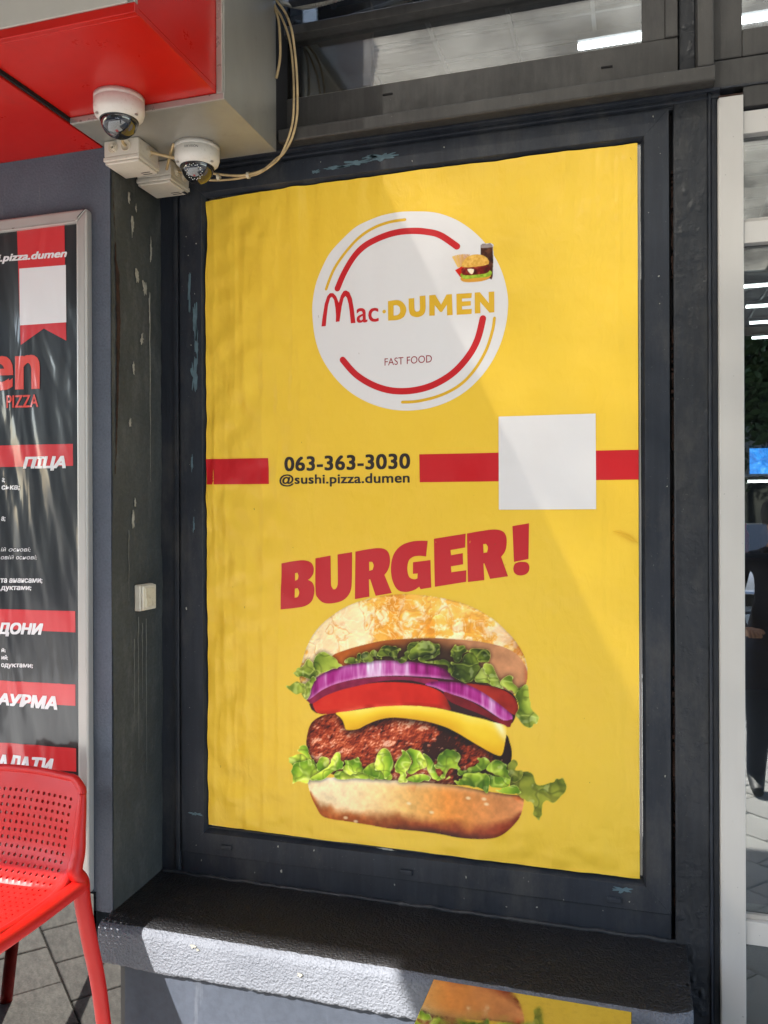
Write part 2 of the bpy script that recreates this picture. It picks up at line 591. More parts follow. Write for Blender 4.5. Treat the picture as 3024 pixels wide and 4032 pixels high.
for i, (y, z, ry, rz) in enumerate([(-.159, 2.219, .008, .03), (-.136, 2.077, .010, .022), (-.098, 2.055, .012, .024), (-.074, 2.0, .004, .05),
                                    (-.113, 1.903, .010, .018), (-.155, 1.812, .005, .02), (-.173, 1.653, .006, .018), (-.065, 2.17, .005, .04),
                                    (-.16, 1.38, .006, .034), (-.15, 1.43, .004, .015), (-.175, 2.29, .006, .02), (-.14, 2.27, .004, .015)]):
    splat('plaster_chip', M['chip'], pw, ((y, z), (ry * .8, rz * .8)), 'x', -1.3625, i * 3.7, 0.5)
for i, (y, z, l) in enumerate([(-.135, 1.1, .38), (-.115, 1.08, .22), (-.095, 1.09, .45), (-.155, 1.04, .25), (-.07, 1.99, .5), (-.18, 1.35, .2)]):
    pts = [(-1.3655, y + 0.004 * noise.noise((k * .7, i, 0)), z - l * k / 12) for k in range(13)]
    m_ = MB()
    for k in range(12):
        w = 0.0022 * (1 - k / 14)
        p, q = pts[k], pts[k + 1]
        m_.quad((-1.3642, p[1] - w, p[2]), (-1.3642, p[1] + w, p[2]), (-1.3642, q[1] + w, q[2]), (-1.3642, q[1] - w, q[2]))
    m_.build('drip_stain', M['chip'] if i == 4 else M['drip'] if 'drip' in M else M['chip'], pw, recalc=False)
# polished plinth below the menu, and the strip beside the base wall
MB().prism([(-3.2, -.12), (-1.331, -.12), (-1.331, .192), (-1.425, .192), (-1.425, .352), (-3.2, .352)], -0.262, -0.2505).build('plinth_panel', M['plinth'], pw)
MB().box(-1.3305, -1.3075, -0.275, -0.1, -.12, 0.192).build('plinth_edge', M['black'], pw)

bw = MB()
nx, nz = 120, 22
for i in range(nx + 1):
    for j in range(nz + 1):
        x = -1.307 + i * (1.507 / nx)
        z = -0.12 + j * (0.34 / nz)
        bw.v.append((x, -0.290 + 0.004 * noise.noise((x * 5, z * 5, 4)) + 0.0012 * noise.noise((x * 40, z * 40, 7)), z))
for i in range(nx):
    for j in range(nz):
        a = i * (nz + 1) + j
        bw.f.append((a, a + nz + 1, a + nz + 2, a + 1))
bwo = bw.build('base_wall', M['base_wall'], smooth=True, origin=(-0.5, -0.29, 0), recalc=False)
tag(bwo, 'slate-grey painted base wall under the rough window sill', 'wall')

# window sill: rough render, displaced surface, ragged lower edge
M['sill_chip'] = simple('exposed_sill_plaster', rgb(124, 121, 112), 0.9, var=0.25, vscale=80, bump=0.5, bscale=160)
sl = MB()
sec = [(0.02, .322), (-.03, .320), (-.10, .316), (-.17, .3125), (-.24, .309), (-.285, .307), (-.302, .3045), (-.312, .299), (-.317, .290), (-.3175, .270), (-.317, .245), (-.316, .222), (-.315, .200), (-.27, .197)]
sec2 = []
for k in range(len(sec) - 1):
    (y0, z0), (y1, z1) = sec[k], sec[k + 1]
    n_ = max(1, int(math.hypot(y1 - y0, z1 - z0) / 0.006))
    sec2 += [(y0 + (y1 - y0) * q / n_, z0 + (z1 - z0) * q / n_) for q in range(n_)]
sec2.append(sec[-1])
x0, x1 = -1.372, 0.121
nx = 230
for i in range(nx + 1):
    x = x0 + (x1 - x0) * i / nx
    for k, (y, z) in enumerate(sec2):
        if y > -0.25 and i < 1:
            pass
        d = 0.0011 * noise.noise((x * 60, y * 60, z * 60)) + 0.0012 * noise.noise((x * 130, y * 130, z * 130)) + 0.0012 * noise.noise((x * 5, y * 5, z * 5))
        zz_ = z + (d if z > .3 else 0)
        yy_ = y - (d if z <= .303 else 0)
        if z < .205:
            zz_ += 0.004 * noise.noise((x * 8, 4, 2)) + 0.005 * noise.noise((x * 45, 4, 2)) + 0.003 * noise.noise((x * 110, 4, 2))
        if x > 0.04:                                  # rounded right-hand end
            q = (x - 0.04) / 0.081
            yy_ += max(0, (q ** 3) * 0.03) * (1 if y < -.2 else 0)
        sl.v.append((x, yy_, zz_))
m_ = len(sec2)
for i in range(nx):
    for k in range(m_ - 1):
        a = i * m_ + k
        sl.f.append((a, a + m_, a + m_ + 1, a + 1))
sl.f.append(tuple(range(m_)))
sl.f.append(tuple(nx * m_ + k for k in range(m_))[::-1])
so = sl.build('window_sill', M['sill'], smooth=True, origin=(-0.6, -0.15, 0.2))
so.data.materials.append(M['sill_front'])
for p_ in so.data.polygons:
    if p_.center.z + .2 < .3035 + .0015 * noise.noise((p_.center.x * 30, 0, 1)):
        p_.material_index = 1
for i_, (x_, z_, rx_, rz_) in enumerate(((-1.085, .288, .008, .004), (-1.072, .281, .004, .003), (-.79, .262, .007, .005))):
    splat('plaster_chip', M['sill_chip'], so, ((x_, z_), (rx_, rz_)), 'y', -.3205, i_ * 2.9, .6, 26)
tag(so, 'rough dark rendered window sill under the burger poster window', 'window sill')

# ================================================================== DISPLAY WINDOW
dw = empty('display_window', (-0.6, 0, 0.32), 'large dark grey framed display window holding the yellow burger poster', 'window')
F = M['frame']
BV = 0.0025
MB().box(-1.372, -1.2955, -0.006, 0.05, 0.318, 2.43).build('jamb', F, dw, bevel=BV)
MB().box(-1.318, -1.3035, -0.016, 0.05, 0.318, 2.43).build('jamb_bead', F, dw, bevel=BV)
MB().box(-1.2945, 0.0865, -0.012, 0.05, 0.318, 0.3875).build('bottom_plate', F, dw, bevel=BV)
# head moulding in steps
MB().prism([(-.010, 2.404), (-.010, 2.411), (-.022, 2.414), (-.022, 2.420), (-.016, 2.421), (-.016, 2.427), (-.030, 2.429), (-.030, 2.436), (.05, 2.436), (.05, 2.404)], -1.372, 0.205, 'x').build('head_moulding', F, dw, bevel=0.001)


def rail(name, a, b, c, d):
    """mitred sash member: outer a-b, inner c-d corners (x,z), front y -0.02, inner bevel to the glass"""
    oy, iy = -0.02, -0.001
    def sh(p, q, s):
        return (p[0] + (q[0] - p[0]) * s, p[1] + (q[1] - p[1]) * s)
    c2, d2 = sh(c, (-.6, 1.4), -0.0), sh(d, (-.6, 1.4), -0.0)
    ci = (c[0] + (0.008 if c[0] < -.6 else -0.008), c[1] + (0.009 if c[1] < 1.4 else -0.009))
    di = (d[0] + (0.008 if d[0] < -.6 else -0.008), d[1] + (0.009 if d[1] < 1.4 else -0.009))
    v = [(a[0], oy, a[1]), (b[0], oy, b[1]), (c2[0], oy, c2[1]), (d2[0], oy, d2[1]),
         (ci[0], iy, ci[1]), (di[0], iy, di[1]), (a[0], .03, a[1]), (b[0], .03, b[1]), (ci[0], .03, ci[1]), (di[0], .03, di[1])]
    f = [(0, 1, 2, 3), (3, 2, 4, 5), (0, 6, 7, 1), (5, 4, 8, 9), (6, 9, 8, 7), (1, 7, 8, 4, 2), (0, 3, 5, 9, 6)]
    return MB().add(v, f).build(name, F, dw, bevel=0.0007)


OL, OR_, OB, OT = -1.2925, 0.0862, 0.390, 2.4035
IL, IR, IB, IT = -1.2215, 0.0275, 0.452, 2.344
rail('sash_stile', (OL, OB), (OL, OT), (IL, IT), (IL, IB))
rail('sash_stile', (OR_, OT), (OR_, OB), (IR, IB), (IR, IT))
rail('sash_rail', (OL, OT), (OR_, OT), (IR, IT), (IL, IT))
rail('sash_rail', (OR_, OB), (OL, OB), (IL, IB), (IR, IB))
MB().box(IL + .004, IR - .004, 0.004, 0.010, IB + .004, IT - .004).build('glass_pane', M['glass'], dw)
# glazing gasket and the tape strip right of the poster
MB().box(IL + .009, IR - .009, -0.0012, 0.0035, IB + .0095, IB + .0125).build('gasket', M['black'], dw)
MB().box(0.0125, 0.0175, -0.0012, 0.0035, IB + .02, IT - .02).build('sealing_tape', M['alu'], dw)
for (x, z) in ((-1.144, .418), (-.599, .4125), (-.051, .410)):
    MB().prism([(x - .018, z - .006), (x + .018, z - .006), (x + .018, z + .007), (x - .018, z + .007)], -0.027, -0.0205).build('drain_cap', F, dw, bevel=0.0025)
for i, (x, z, rx, rz) in enumerate([(-.80, 2.366, .03, .004), (-.74, 2.372, .05, .006), (-.66, 2.379, .035, .009), (-.70, 2.383, .02, .004),
                                    (-1.262, 2.05, .004, .05), (-1.243, 1.97, .006, .05), (-1.238, 1.90, .005, .04), (-1.247, 1.80, .009, .045), (-1.255, 1.55, .003, .02),
                                    (-1.247, .505, .02, .004), (-.03, .438, .022, .006), (-1.25, 1.36, .0025, .02), (-.86, 2.362, .012, .004)]):
    splat('paint_chip', M['teal'], dw, ((x, z), (rx, rz)), 'y', -0.0213, 3 + i * 2.1, 0.55, 40)
rf = random.Random(5)
for i in range(34):
    if i < 16: x, z, y = rf.uniform(-1.25, .06), rf.uniform(.345, .445), -0.0213
    elif i < 24: x, z, y = rf.uniform(-1.28, -1.235), rf.uniform(.5, 2.3), -0.0213
    elif i < 30: x, z, y = rf.uniform(.035, .08), rf.uniform(.5, 2.3), -0.0213
    else: x, z, y = rf.uniform(-1.0, .05), rf.uniform(2.35, 2.395), -0.0213
    if y > -.02 or .318 < z < .39: y = -0.0133 if z < .388 else y
    s_ = rf.uniform(.0008, .0022)
    splat('paint_fleck', M['chip'], dw, ((x, z), (s_, s_ * rf.uniform(.6, 2.2))), 'y', y, i * 1.3, .5, 8)
splat('putty_dab', M['chip'], dw, ((-.66, .4615), (.022, .003)), 'y', -0.0045, 4, 0.4)
# dark gap right of the sash with crumbling filler
MB().box(0.0866, 0.0958, 0.012, 0.05, 0.385, 2.4035).build('shadow_gap', M['gap'], dw)
mb = MB()
for k in range(150):
    z = 0.40 + k * 0.0132 + random.uniform(-.006, .006)
    if noise.noise((z * 5, 1, 1)) < -0.15: continue
    w = random.uniform(.0015, .005)
    mb.box(0.0955 - w, 0.0962, random.uniform(-.012, .0), .02, z, z + random.uniform(.004, .02))
mb.build('crumbling_filler', M['rust'], dw, bevel=0.0)

# ragged bead of filler where the frame meets the sill
xs_ = np.linspace(-1.36, 0.10, 260)
MB().tube([(x, -0.016 + 0.004 * noise.noise((x * 25, 1, 0)), 0.3215 + 0.004 * noise.noise((x * 18, 5, 0))) for x in xs_], [0.0065 + 0.004 * noise.noise((x * 40, 9, 0)) for x in xs_], 8).build('filler_bead', M['frame_lumpy'], dw, smooth=True)

# ================================================================== TRANSOM WINDOW ABOVE
tw = empty('transom_window', (-0.4, 0, 2.43), 'weathered grey transom window with ribbed reflections above the poster', 'window')
FO = M['frame_old']
MB().prism([(-.0305, 2.4365), (-.080, 2.4285), (-.085, 2.432), (-.085, 2.4625), (-.080, 2.466), (.05, 2.470), (.05, 2.4365)], -0.9445, 0.189, 'x').build('ledge', FO, tw, bevel=0.002)
MB().box(-1.0, 0.109, -0.012, 0.03, 2.4745, 2.5835).build('bottom_rail', FO, tw, bevel=0.002)
MB().box(-1.0, 0.0215, -0.004, 0.02, 2.5836, 2.5875).build('putty_line', M['chip'], tw)
MB().box(0.0225, 0.0785, -0.0125, 0.03, 2.5837, 3.1).build('stile', FO, tw, bevel=0.002)
MB().box(0.0787, 0.109, -0.017, 0.03, 2.5837, 3.1).build('stile', FO, tw, bevel=0.003)
MB().box(0.1115, 0.150, 0.004, 0.05, 2.4715, 3.1).build('recessed_jamb', M['frame_lumpy'], tw, bevel=0.002)
MB().box(0.1503, 0.188, -0.070, 0.05, 2.4712, 3.1).build('jamb', FO, tw, bevel=0.004)
MB().box(0.1092, 0.1113, 0.01, 0.05, 2.472, 3.1).build('shadow_gap', M['gap'], tw)
MB().box(-1.0, 0.0222, -0.030, 0.03, 2.756, 2.782).build('glazing_bar', FO, tw, bevel=0.002)
MB().box(-1.0, 0.0222, -0.016, 0.03, 2.7822, 2.792).build('glazing_bar', FO, tw, bevel=0.002)
MB().box(-1.0, 0.0222, 0.004, 0.009, 2.5875, 2.757).build('glass_pane', M['glass'], tw)
MB().box(-1.0, 0.0222, 0.004, 0.009, 2.792, 3.1).build('glass_pane', M['glass'], tw)
for i, (x, z) in enumerate(((-.648, 2.553), (-.063, 2.535))):
    MB().box(x - .014, x + .014, -0.0145, -0.0115, z - .002, z + .002).build('weep_slot', M['gap'], tw)

# ================================================================== PILASTER AND WALL RIGHT OF IT
def sstep_(a, b, x):
    q_ = max(0.0, min(1.0, (x - a) / (b - a)))
    return q_ * q_ * (3 - 2 * q_)


pl = empty('pilaster', (0.15, 0, 0), 'narrow dark pilaster with lumpy drips of paint between window and white frame', 'pillar')
mb = MB()
nx, nz = 34, 620
for i in range(nx + 1):
    for j in range(nz + 1):
        x = 0.0965 + i * (0.0815 / nx)
        z = -0.1 + j * (2.535 / nz)
        h = 0.0012 * noise.noise((x * 30, z * 20, 1)) + 0.0008 * noise.noise((x * 90, z * 60, 5))
        n_ = noise.noise((x * 48, z * 34, 9))
        cl = 0.12 + max(0, noise.noise((2, z * 2.6, 3)) - 0.1) * 1.0 + (0.8 if 2.08 < z < 2.2 else 0) + (0.7 if z < .36 else 0) + 1.1 * sstep_(.160, .176, x) * max(0, noise.noise((5, z * 3.5, 3)))
        h += 0.0048 * max(0, n_ - 0.25) * cl * 1.8
        edge = min(1, (x - .0965) / .004, (.178 - x) / .003)
        mb.v.append((x, -0.020 - h - (0.0 if edge > .5 else -0.003), z))
for i in range(nx):
    for j in range(nz):
        a = i * (nz + 1) + j
        mb.f.append((a, a + nz + 1, a + nz + 2, a + 1))
mb.build('painted_face', M['frame_lumpy'], pl, smooth=True, recalc=False)
MB().box(0.0964, 0.178, -0.0165, 0.10, -0.1, 2.4355).build('core', M['frame'], pl)
mb = MB()
mb.tube([(0.1805 + 0.0008 * noise.noise((z * 8, 0, 0)), -0.022, z) for z in np.linspace(-0.1, 2.43, 160)], [0.0042 + 0.0012 * noise.noise((z * 31, 2, 0)) + 0.003 * max(0, noise.noise((z * 14, 7, 0)) - .25) for z in np.linspace(-0.1, 2.43, 160)], 8)
mb.build('edge_bead', M['frame'], pl, smooth=True)
MB().box(0.1845, 0.1985, -0.019, 0.10, -0.1, 2.4355).build('side_strip', F, pl, bevel=0.002)

uw = empty('upper_wall', (1.0, 0, 2.4), 'grey painted wall panel above the white door frame', 'wall')
MB().box(0.1895, 3.5, -0.019, 0.10, 2.4365, 2.505).build('panel', FO, uw, bevel=0.003)
MB().box(0.1895, 0.2560, -0.0185, 0.10, 2.5075, 4.0).build('panel', FO, uw, bevel=0.003)
MB().box(0.2562, 3.5, -0.0185, 0.10, 2.5075, 2.5735).build('panel', FO, uw, bevel=0.003)
MB().box(0.2565, 3.5, 0.003, 0.009, 2.574, 4.0).build('glass_pane', M['glass'], uw)
MB().box(0.2580, 3.5, -0.0190, 0.10, 2.3835, 2.4340).build('panel', FO, uw, bevel=0.002)
mb = MB()
mb.tube([(x, -0.021 + 0.002 * noise.noise((x * 20, 0, 0)), 2.4355 + 0.002 * noise.noise((x * 30, 4, 0))) for x in np.linspace(0.2, 1.5, 90)], [0.003 + 0.002 * noise.noise((x * 44, 0, 0)) for x in np.linspace(0.2, 1.5, 90)], 7)
mb.build('mortar_bead', M['frame_lumpy'], uw, smooth=True)

# ================================================================== WHITE FRAMED SHOP DOOR
dr = empty('shop_door', (0.7, 0, 0), 'white aluminium framed glass shop door at the right edge', 'door')
WF = M['white_frame']
MB().box(0.2005, 0.2565, -0.036, 0.06, -0.1, 2.4065).build('post', WF, dr, bevel=0.0018)
MB().box(1.30, 1.36, -0.036, 0.06, -0.1, 2.4065).build('post', WF, dr, bevel=0.0018)
MB().box(0.2568, 1.2997, -0.026, 0.05, 2.3145, 2.3695).build('top_rail', WF, dr, bevel=0.0015)
MB().box(0.2568, 1.2997, -0.026, 0.05, 2.0485, 2.1005).build('middle_rail', WF, dr, bevel=0.0015)
MB().box(0.2568, 1.2997, -0.026, 0.05, 0.3450, 0.4010).build('bottom_rail', WF, dr, bevel=0.0015)
for z in (2.1007, 0.4012):
    MB().box(0.2568, 1.2997, -0.012, 0.05, z, z + .012).build('glazing_bead', M['alu'], dr, bevel=0.001)
for (z0, z1) in ((2.1128, 2.3143), (0.4134, 2.0483), (-0.1, 0.3448)):
    MB().box(0.2568, 1.2997, 0.000, 0.006, z0, z1).build('glass_pane', M['door_glass'], dr)
MB().box(0.1986, 0.2004, -0.034, -0.01, -0.1, 2.403).build('silicone_line', M['alu'], dr)
MB().box(0.2008, 0.256, -0.033, 0.05, 2.4067, 2.412).build('mortar_top', M['rust'], dr)
for i in range(9):
    x, z = random.uniform(.27, .5), random.uniform(.35, .395)
    MB().lathe([(0.0, -.0268), (.0012, -.0268), (.0012, -.0262)], (x, 0, z), 8, 'y').build('dirt_speck', M['black'], dr, recalc=False)

# ================================================================== SHOP INTERIOR
M['floor_in'] = simple('interior_floor', rgb(96, 92, 86), 0.4)
iw = MB()
iw.quad((-4, 9, -.1), (5, 9, -.1), (5, 9, 3.3), (-4, 9, 3.3)).quad((-4, .2, -.1), (-4, 9, -.1), (-4, 9, 3.3), (-4, .2, 3.3)).quad((5, .2, -.1), (5, 9, -.1), (5, 9, 3.3), (5, .2, 3.3))
o = iw.build('interior_wall', M['inner_wall'], recalc=False)
tag(o, 'plain dim wall inside the shop behind the door glass', 'wall')
o = MB().quad((-4, .1, -.1), (5, .1, -.1), (5, 9, -.1), (-4, 9, -.1)).build('interior_floor', M['floor_in'], recalc=False)
tag(o, kind='structure')
ic = empty('interior_ceiling', (0.5, 4, 3.0), kind='structure')
MB().box(-4, 5, .1, 9, 3.0, 3.05).build('ceiling_board', M['ceil'], ic)
for k in range(16):
    x = -1.42 + k * 0.26
    MB().box(x - .006, x + .006, .11, 8.9, 2.985, 2.998).build('grid_bar', M['ceil_bar'], ic)
for k in range(20):
    y = 0.2 + k * 0.155
    MB().box(-4, 5, y - .006, y + .006, 2.986, 2.9985).build('grid_bar', M['ceil_bar'], ic)
for i, (x, y, l, lab) in enumerate(((-.15, .63, .6, 'white tube lamp on the ceiling seen through the transom window'),
                               (0.9, 4.0, 1.1, 'nearest ceiling tube lamp seen high through the door glass'), (1.0, 4.62, 1.1, 'second ceiling tube lamp seen through the door glass'),
                               (1.1, 5.22, 1.1, 'third ceiling tube lamp seen through the door glass'), (1.2, 5.87, 1.1, 'farthest upper ceiling tube lamp seen through the door glass'))):
    st_ = x - .18 if y > 1 else x - .025
    lp = empty('tube_lamp', (x, y, 2.95), lab, 'lamp', 'tube lamps on the shop ceiling')
    MB().box(st_, st_ + l, y - .02, y + .02, 2.962, 2.984).build('housing', M['ceil_bar'], lp)
    MB().box(st_, st_ + l, y - .010, y + .010, 2.940, 2.961).build('tube', M['lamp'], lp, bevel=.006)
o = MB().box(-1.6, -.78, .25, .28, 2.3, 2.99).build('plywood_panel', M['wood'])
tag(o, 'brown plywood panel inside behind the left end of the transom glass', 'panel')
# added unseen board behind the poster window so the shop stays dark behind it
o = MB().box(-1.5, .15, .16, .18, -.1, 2.44).build('light_stop_board', M['inner_wall'])
tag(o, 'unseen light-blocking board added behind the poster covered window glass', 'panel')
sc_ = empty('menu_screen', (1.2, 5.2, 1.7), 'glowing blue screen on the wall inside the shop', 'screen')
MB().box(.9, 1.9, 5.2, 5.24, 1.66, 1.96).build('casing', M['black'], sc_)
MB().box(.915, 1.885, 5.194, 5.1995, 1.70, 1.91).build('display', M['screen'], sc_)
MB().box(.9, 1.9, 5.18, 5.1935, 1.63, 1.648).build('light_strip', M['lamp'], sc_)
cn = empty('shop_counter', (1.4, 5.3, 0), 'dark counter with goods under the blue screen in the shop', 'counter')
MB().box(.8, 2.6, 5.3, 5.9, -.1, 1.0).build('cabinet', M['wood'], cn)
MB().box(.8, 2.6, 5.25, 5.95, 1.005, 1.04).build('worktop', M['black'], cn)
for k in range(9):
    MB().lathe([(0, .001), (.035, .001), (.035, .16), (.014, .2), (.014, .25), (0, .25)], (.9 + k * .15, 5.4, 1.04), 10).build('bottle', [M['red_panel'], M['wood'], M['inner_green']][k % 3], cn)

# ================================================================== SIGN BOX AND SHUTTER BOX
sb = empty('sign_box', (-1.6, -0.5, 2.4), 'red composite sign box with pale front projecting over the menu', 'sign box')
MB().box(-1.386, -0.967, -0.728, -0.3975, 2.417, 2.43).build('soffit_panel', M['red_panel'], sb, bevel=0.0015)
MB().box(-3.4, -1.394, -0.728, -0.2515, 2.402, 2.415).build('soffit_panel', M['red_panel'], sb, bevel=0.0015)
MB().box(-1.3935, -1.3865, -0.72, -0.2515, 2.408, 2.43).build('soffit_groove', M['gap'], sb)
MB().box(-0.980, -0.967, -0.728, -0.3975, 2.4302, 3.3).build('side_panel', M['red_panel'], sb, bevel=0.0015)
MB().box(-3.4, -0.9665, -0.742, -0.7285, 2.4165, 2.437).build('front_trim', M['red_panel'], sb, bevel=0.0015)
MB().box(-3.4, -0.9835, -0.745, -0.7285, 2.4375, 3.3).build('front_panel', M['beige_panel'], sb, bevel=0.0015)
MB().box(-0.983, -0.9675, -0.741, -0.7285, 2.4375, 3.3).build('corner_trim', M['trim_metal'], sb, bevel=0.002)
MB().box(-3.4, -1.0, -0.7, -0.3, 2.45, 3.28).build('core', M['black'], sb)
gx = empty('shutter_box', (-1.16, -0.2, 2.4), 'grey metal box beside the red sign carrying cameras underneath', 'metal box')
MB().box(-1.3855, -0.9465, -0.3965, -0.092, 2.40, 3.3).build('casing', M['box_metal'], gx, bevel=0.002)
MB().box(-1.3855, -0.9465, -0.4005, -0.3967, 2.400, 2.4155).build('front_lip', M['trim_metal'], gx, bevel=0.001)
MB().box(-0.9662, -0.9500, -0.4015, -0.3967, 2.4157, 3.3).build('corner_trim', M['trim_metal'], gx, bevel=0.001)
MB().box(-1.3, -0.95, -0.0915, -0.006, 2.438, 3.3).build('back_seal', M['gap'], gx)
MB().box(-0.960, -0.905, -0.74, -0.10, 2.815, 2.828).build('sun_leak_stop', M['box_metal'], gx)  # added unseen strip closing the sun leak between box and canopy

# ================================================================== CANOPY OVERHEAD
t = NT('ribbed_polycarbonate')
df = t.n('BsdfTranslucent'); t.l(t.ramp(t.noise(1.9, 5, 0.6), [(0.36, (0.10, 0.096, 0.085)), (0.62, (0.46, 0.44, 0.38))]), df.inputs[0])
d2 = t.n('BsdfDiffuse'); d2.inputs[0].default_value = (0.22, 0.215, 0.20, 1)
tr = t.n('BsdfTransparent'); tr.inputs[0].default_value = (0.92, 0.9, 0.85, 1)
gl = t.n('BsdfGlossy'); gl.inputs['Roughness'].default_value = 0.15
m1 = t.n('MixShader'); m1.inputs[0].default_value = 0.45
t.l(df.outputs[0], m1.inputs[1]); t.l(d2.outputs[0], m1.inputs[2])
m2 = t.n('MixShader'); t.l(t.ramp(t.noise(2.6, 3, 0.5), [(0.36, 0.012), (0.66, 0.065)]), m2.inputs[0])  # uneven transparency added so the sun falls in soft patches on the poster
t.l(m1.outputs[0], m2.inputs[1]); t.l(tr.outputs[0], m2.inputs[2])
m3 = t.n('MixShader'); m3.inputs[0].default_value = 0.06
t.l(m2.outputs[0], m3.inputs[1]); t.l(gl.outputs[0], m3.inputs[2])
t.l(m3.outputs[0], t.out.inputs[0])
M['poly'] = t.m
M['awning'] = simple('grey_opaque_sheet', rgb(84, 86, 90), 0.6, var=0.08, vscale=3)
cp = empty('entrance_canopy', (0.8, -1.5, 2.8), 'ribbed translucent canopy over the shop entrance, mirrored in the transom', 'canopy')
mb = MB()
ny = 230
for j in range(ny + 1):
    y = -0.115 - j * (2.985 / ny)
    zr = 2.80 + (0.011 if j % 2 else 0)
    mb.v += [(-0.93, y, zr), (2.6, y, zr)]
for j in range(ny):
    a = 2 * j
    mb.f.append((a, a + 1, a + 3, a + 2))
mb.build('ribbed_sheet', M['poly'], cp, recalc=False)
MB().box(-0.90, 3.4, -0.113, -0.0865, 2.795, 2.93).build('wall_ledger', M['frame'], cp)
for x in (0.75, 1.7, 2.6):
    MB().box(x - .02, x + .02, -3.1, -.1, 2.81, 2.86).build('beam', M['black'], cp)
aw = empty('shade_awning', (-2.4, -1.9, 2.85), 'unseen opaque awning sheet added over the red chair and menu to shade the wall', 'awning')
MB().box(-5.5, -0.905, -3.03, -0.746, 2.83, 2.85).build('sheet', M['awning'], aw)  # unseen, added; front edge set so the sun strip falls on the sill front
MB().box(-5.5, -0.905, -3.05, -3.031, 2.81, 2.87).build('front_edge', M['alu'], aw)
aw2 = empty('sun_blocker', (0.8, -4.0, 2.9), 'unseen opaque sheet added to block sun beyond the translucent canopy', 'awning')
MB().box(-1.73, 3.4, -4.86, -3.09, 2.84, 2.86).build('sheet', M['awning'], aw2)  # added unseen blocker; its left edge ends the sunlit strip on the sill
MB().box(-1.73, 3.4, -4.88, -4.861, 2.78, 2.88).build('front_edge', M['alu'], aw2)

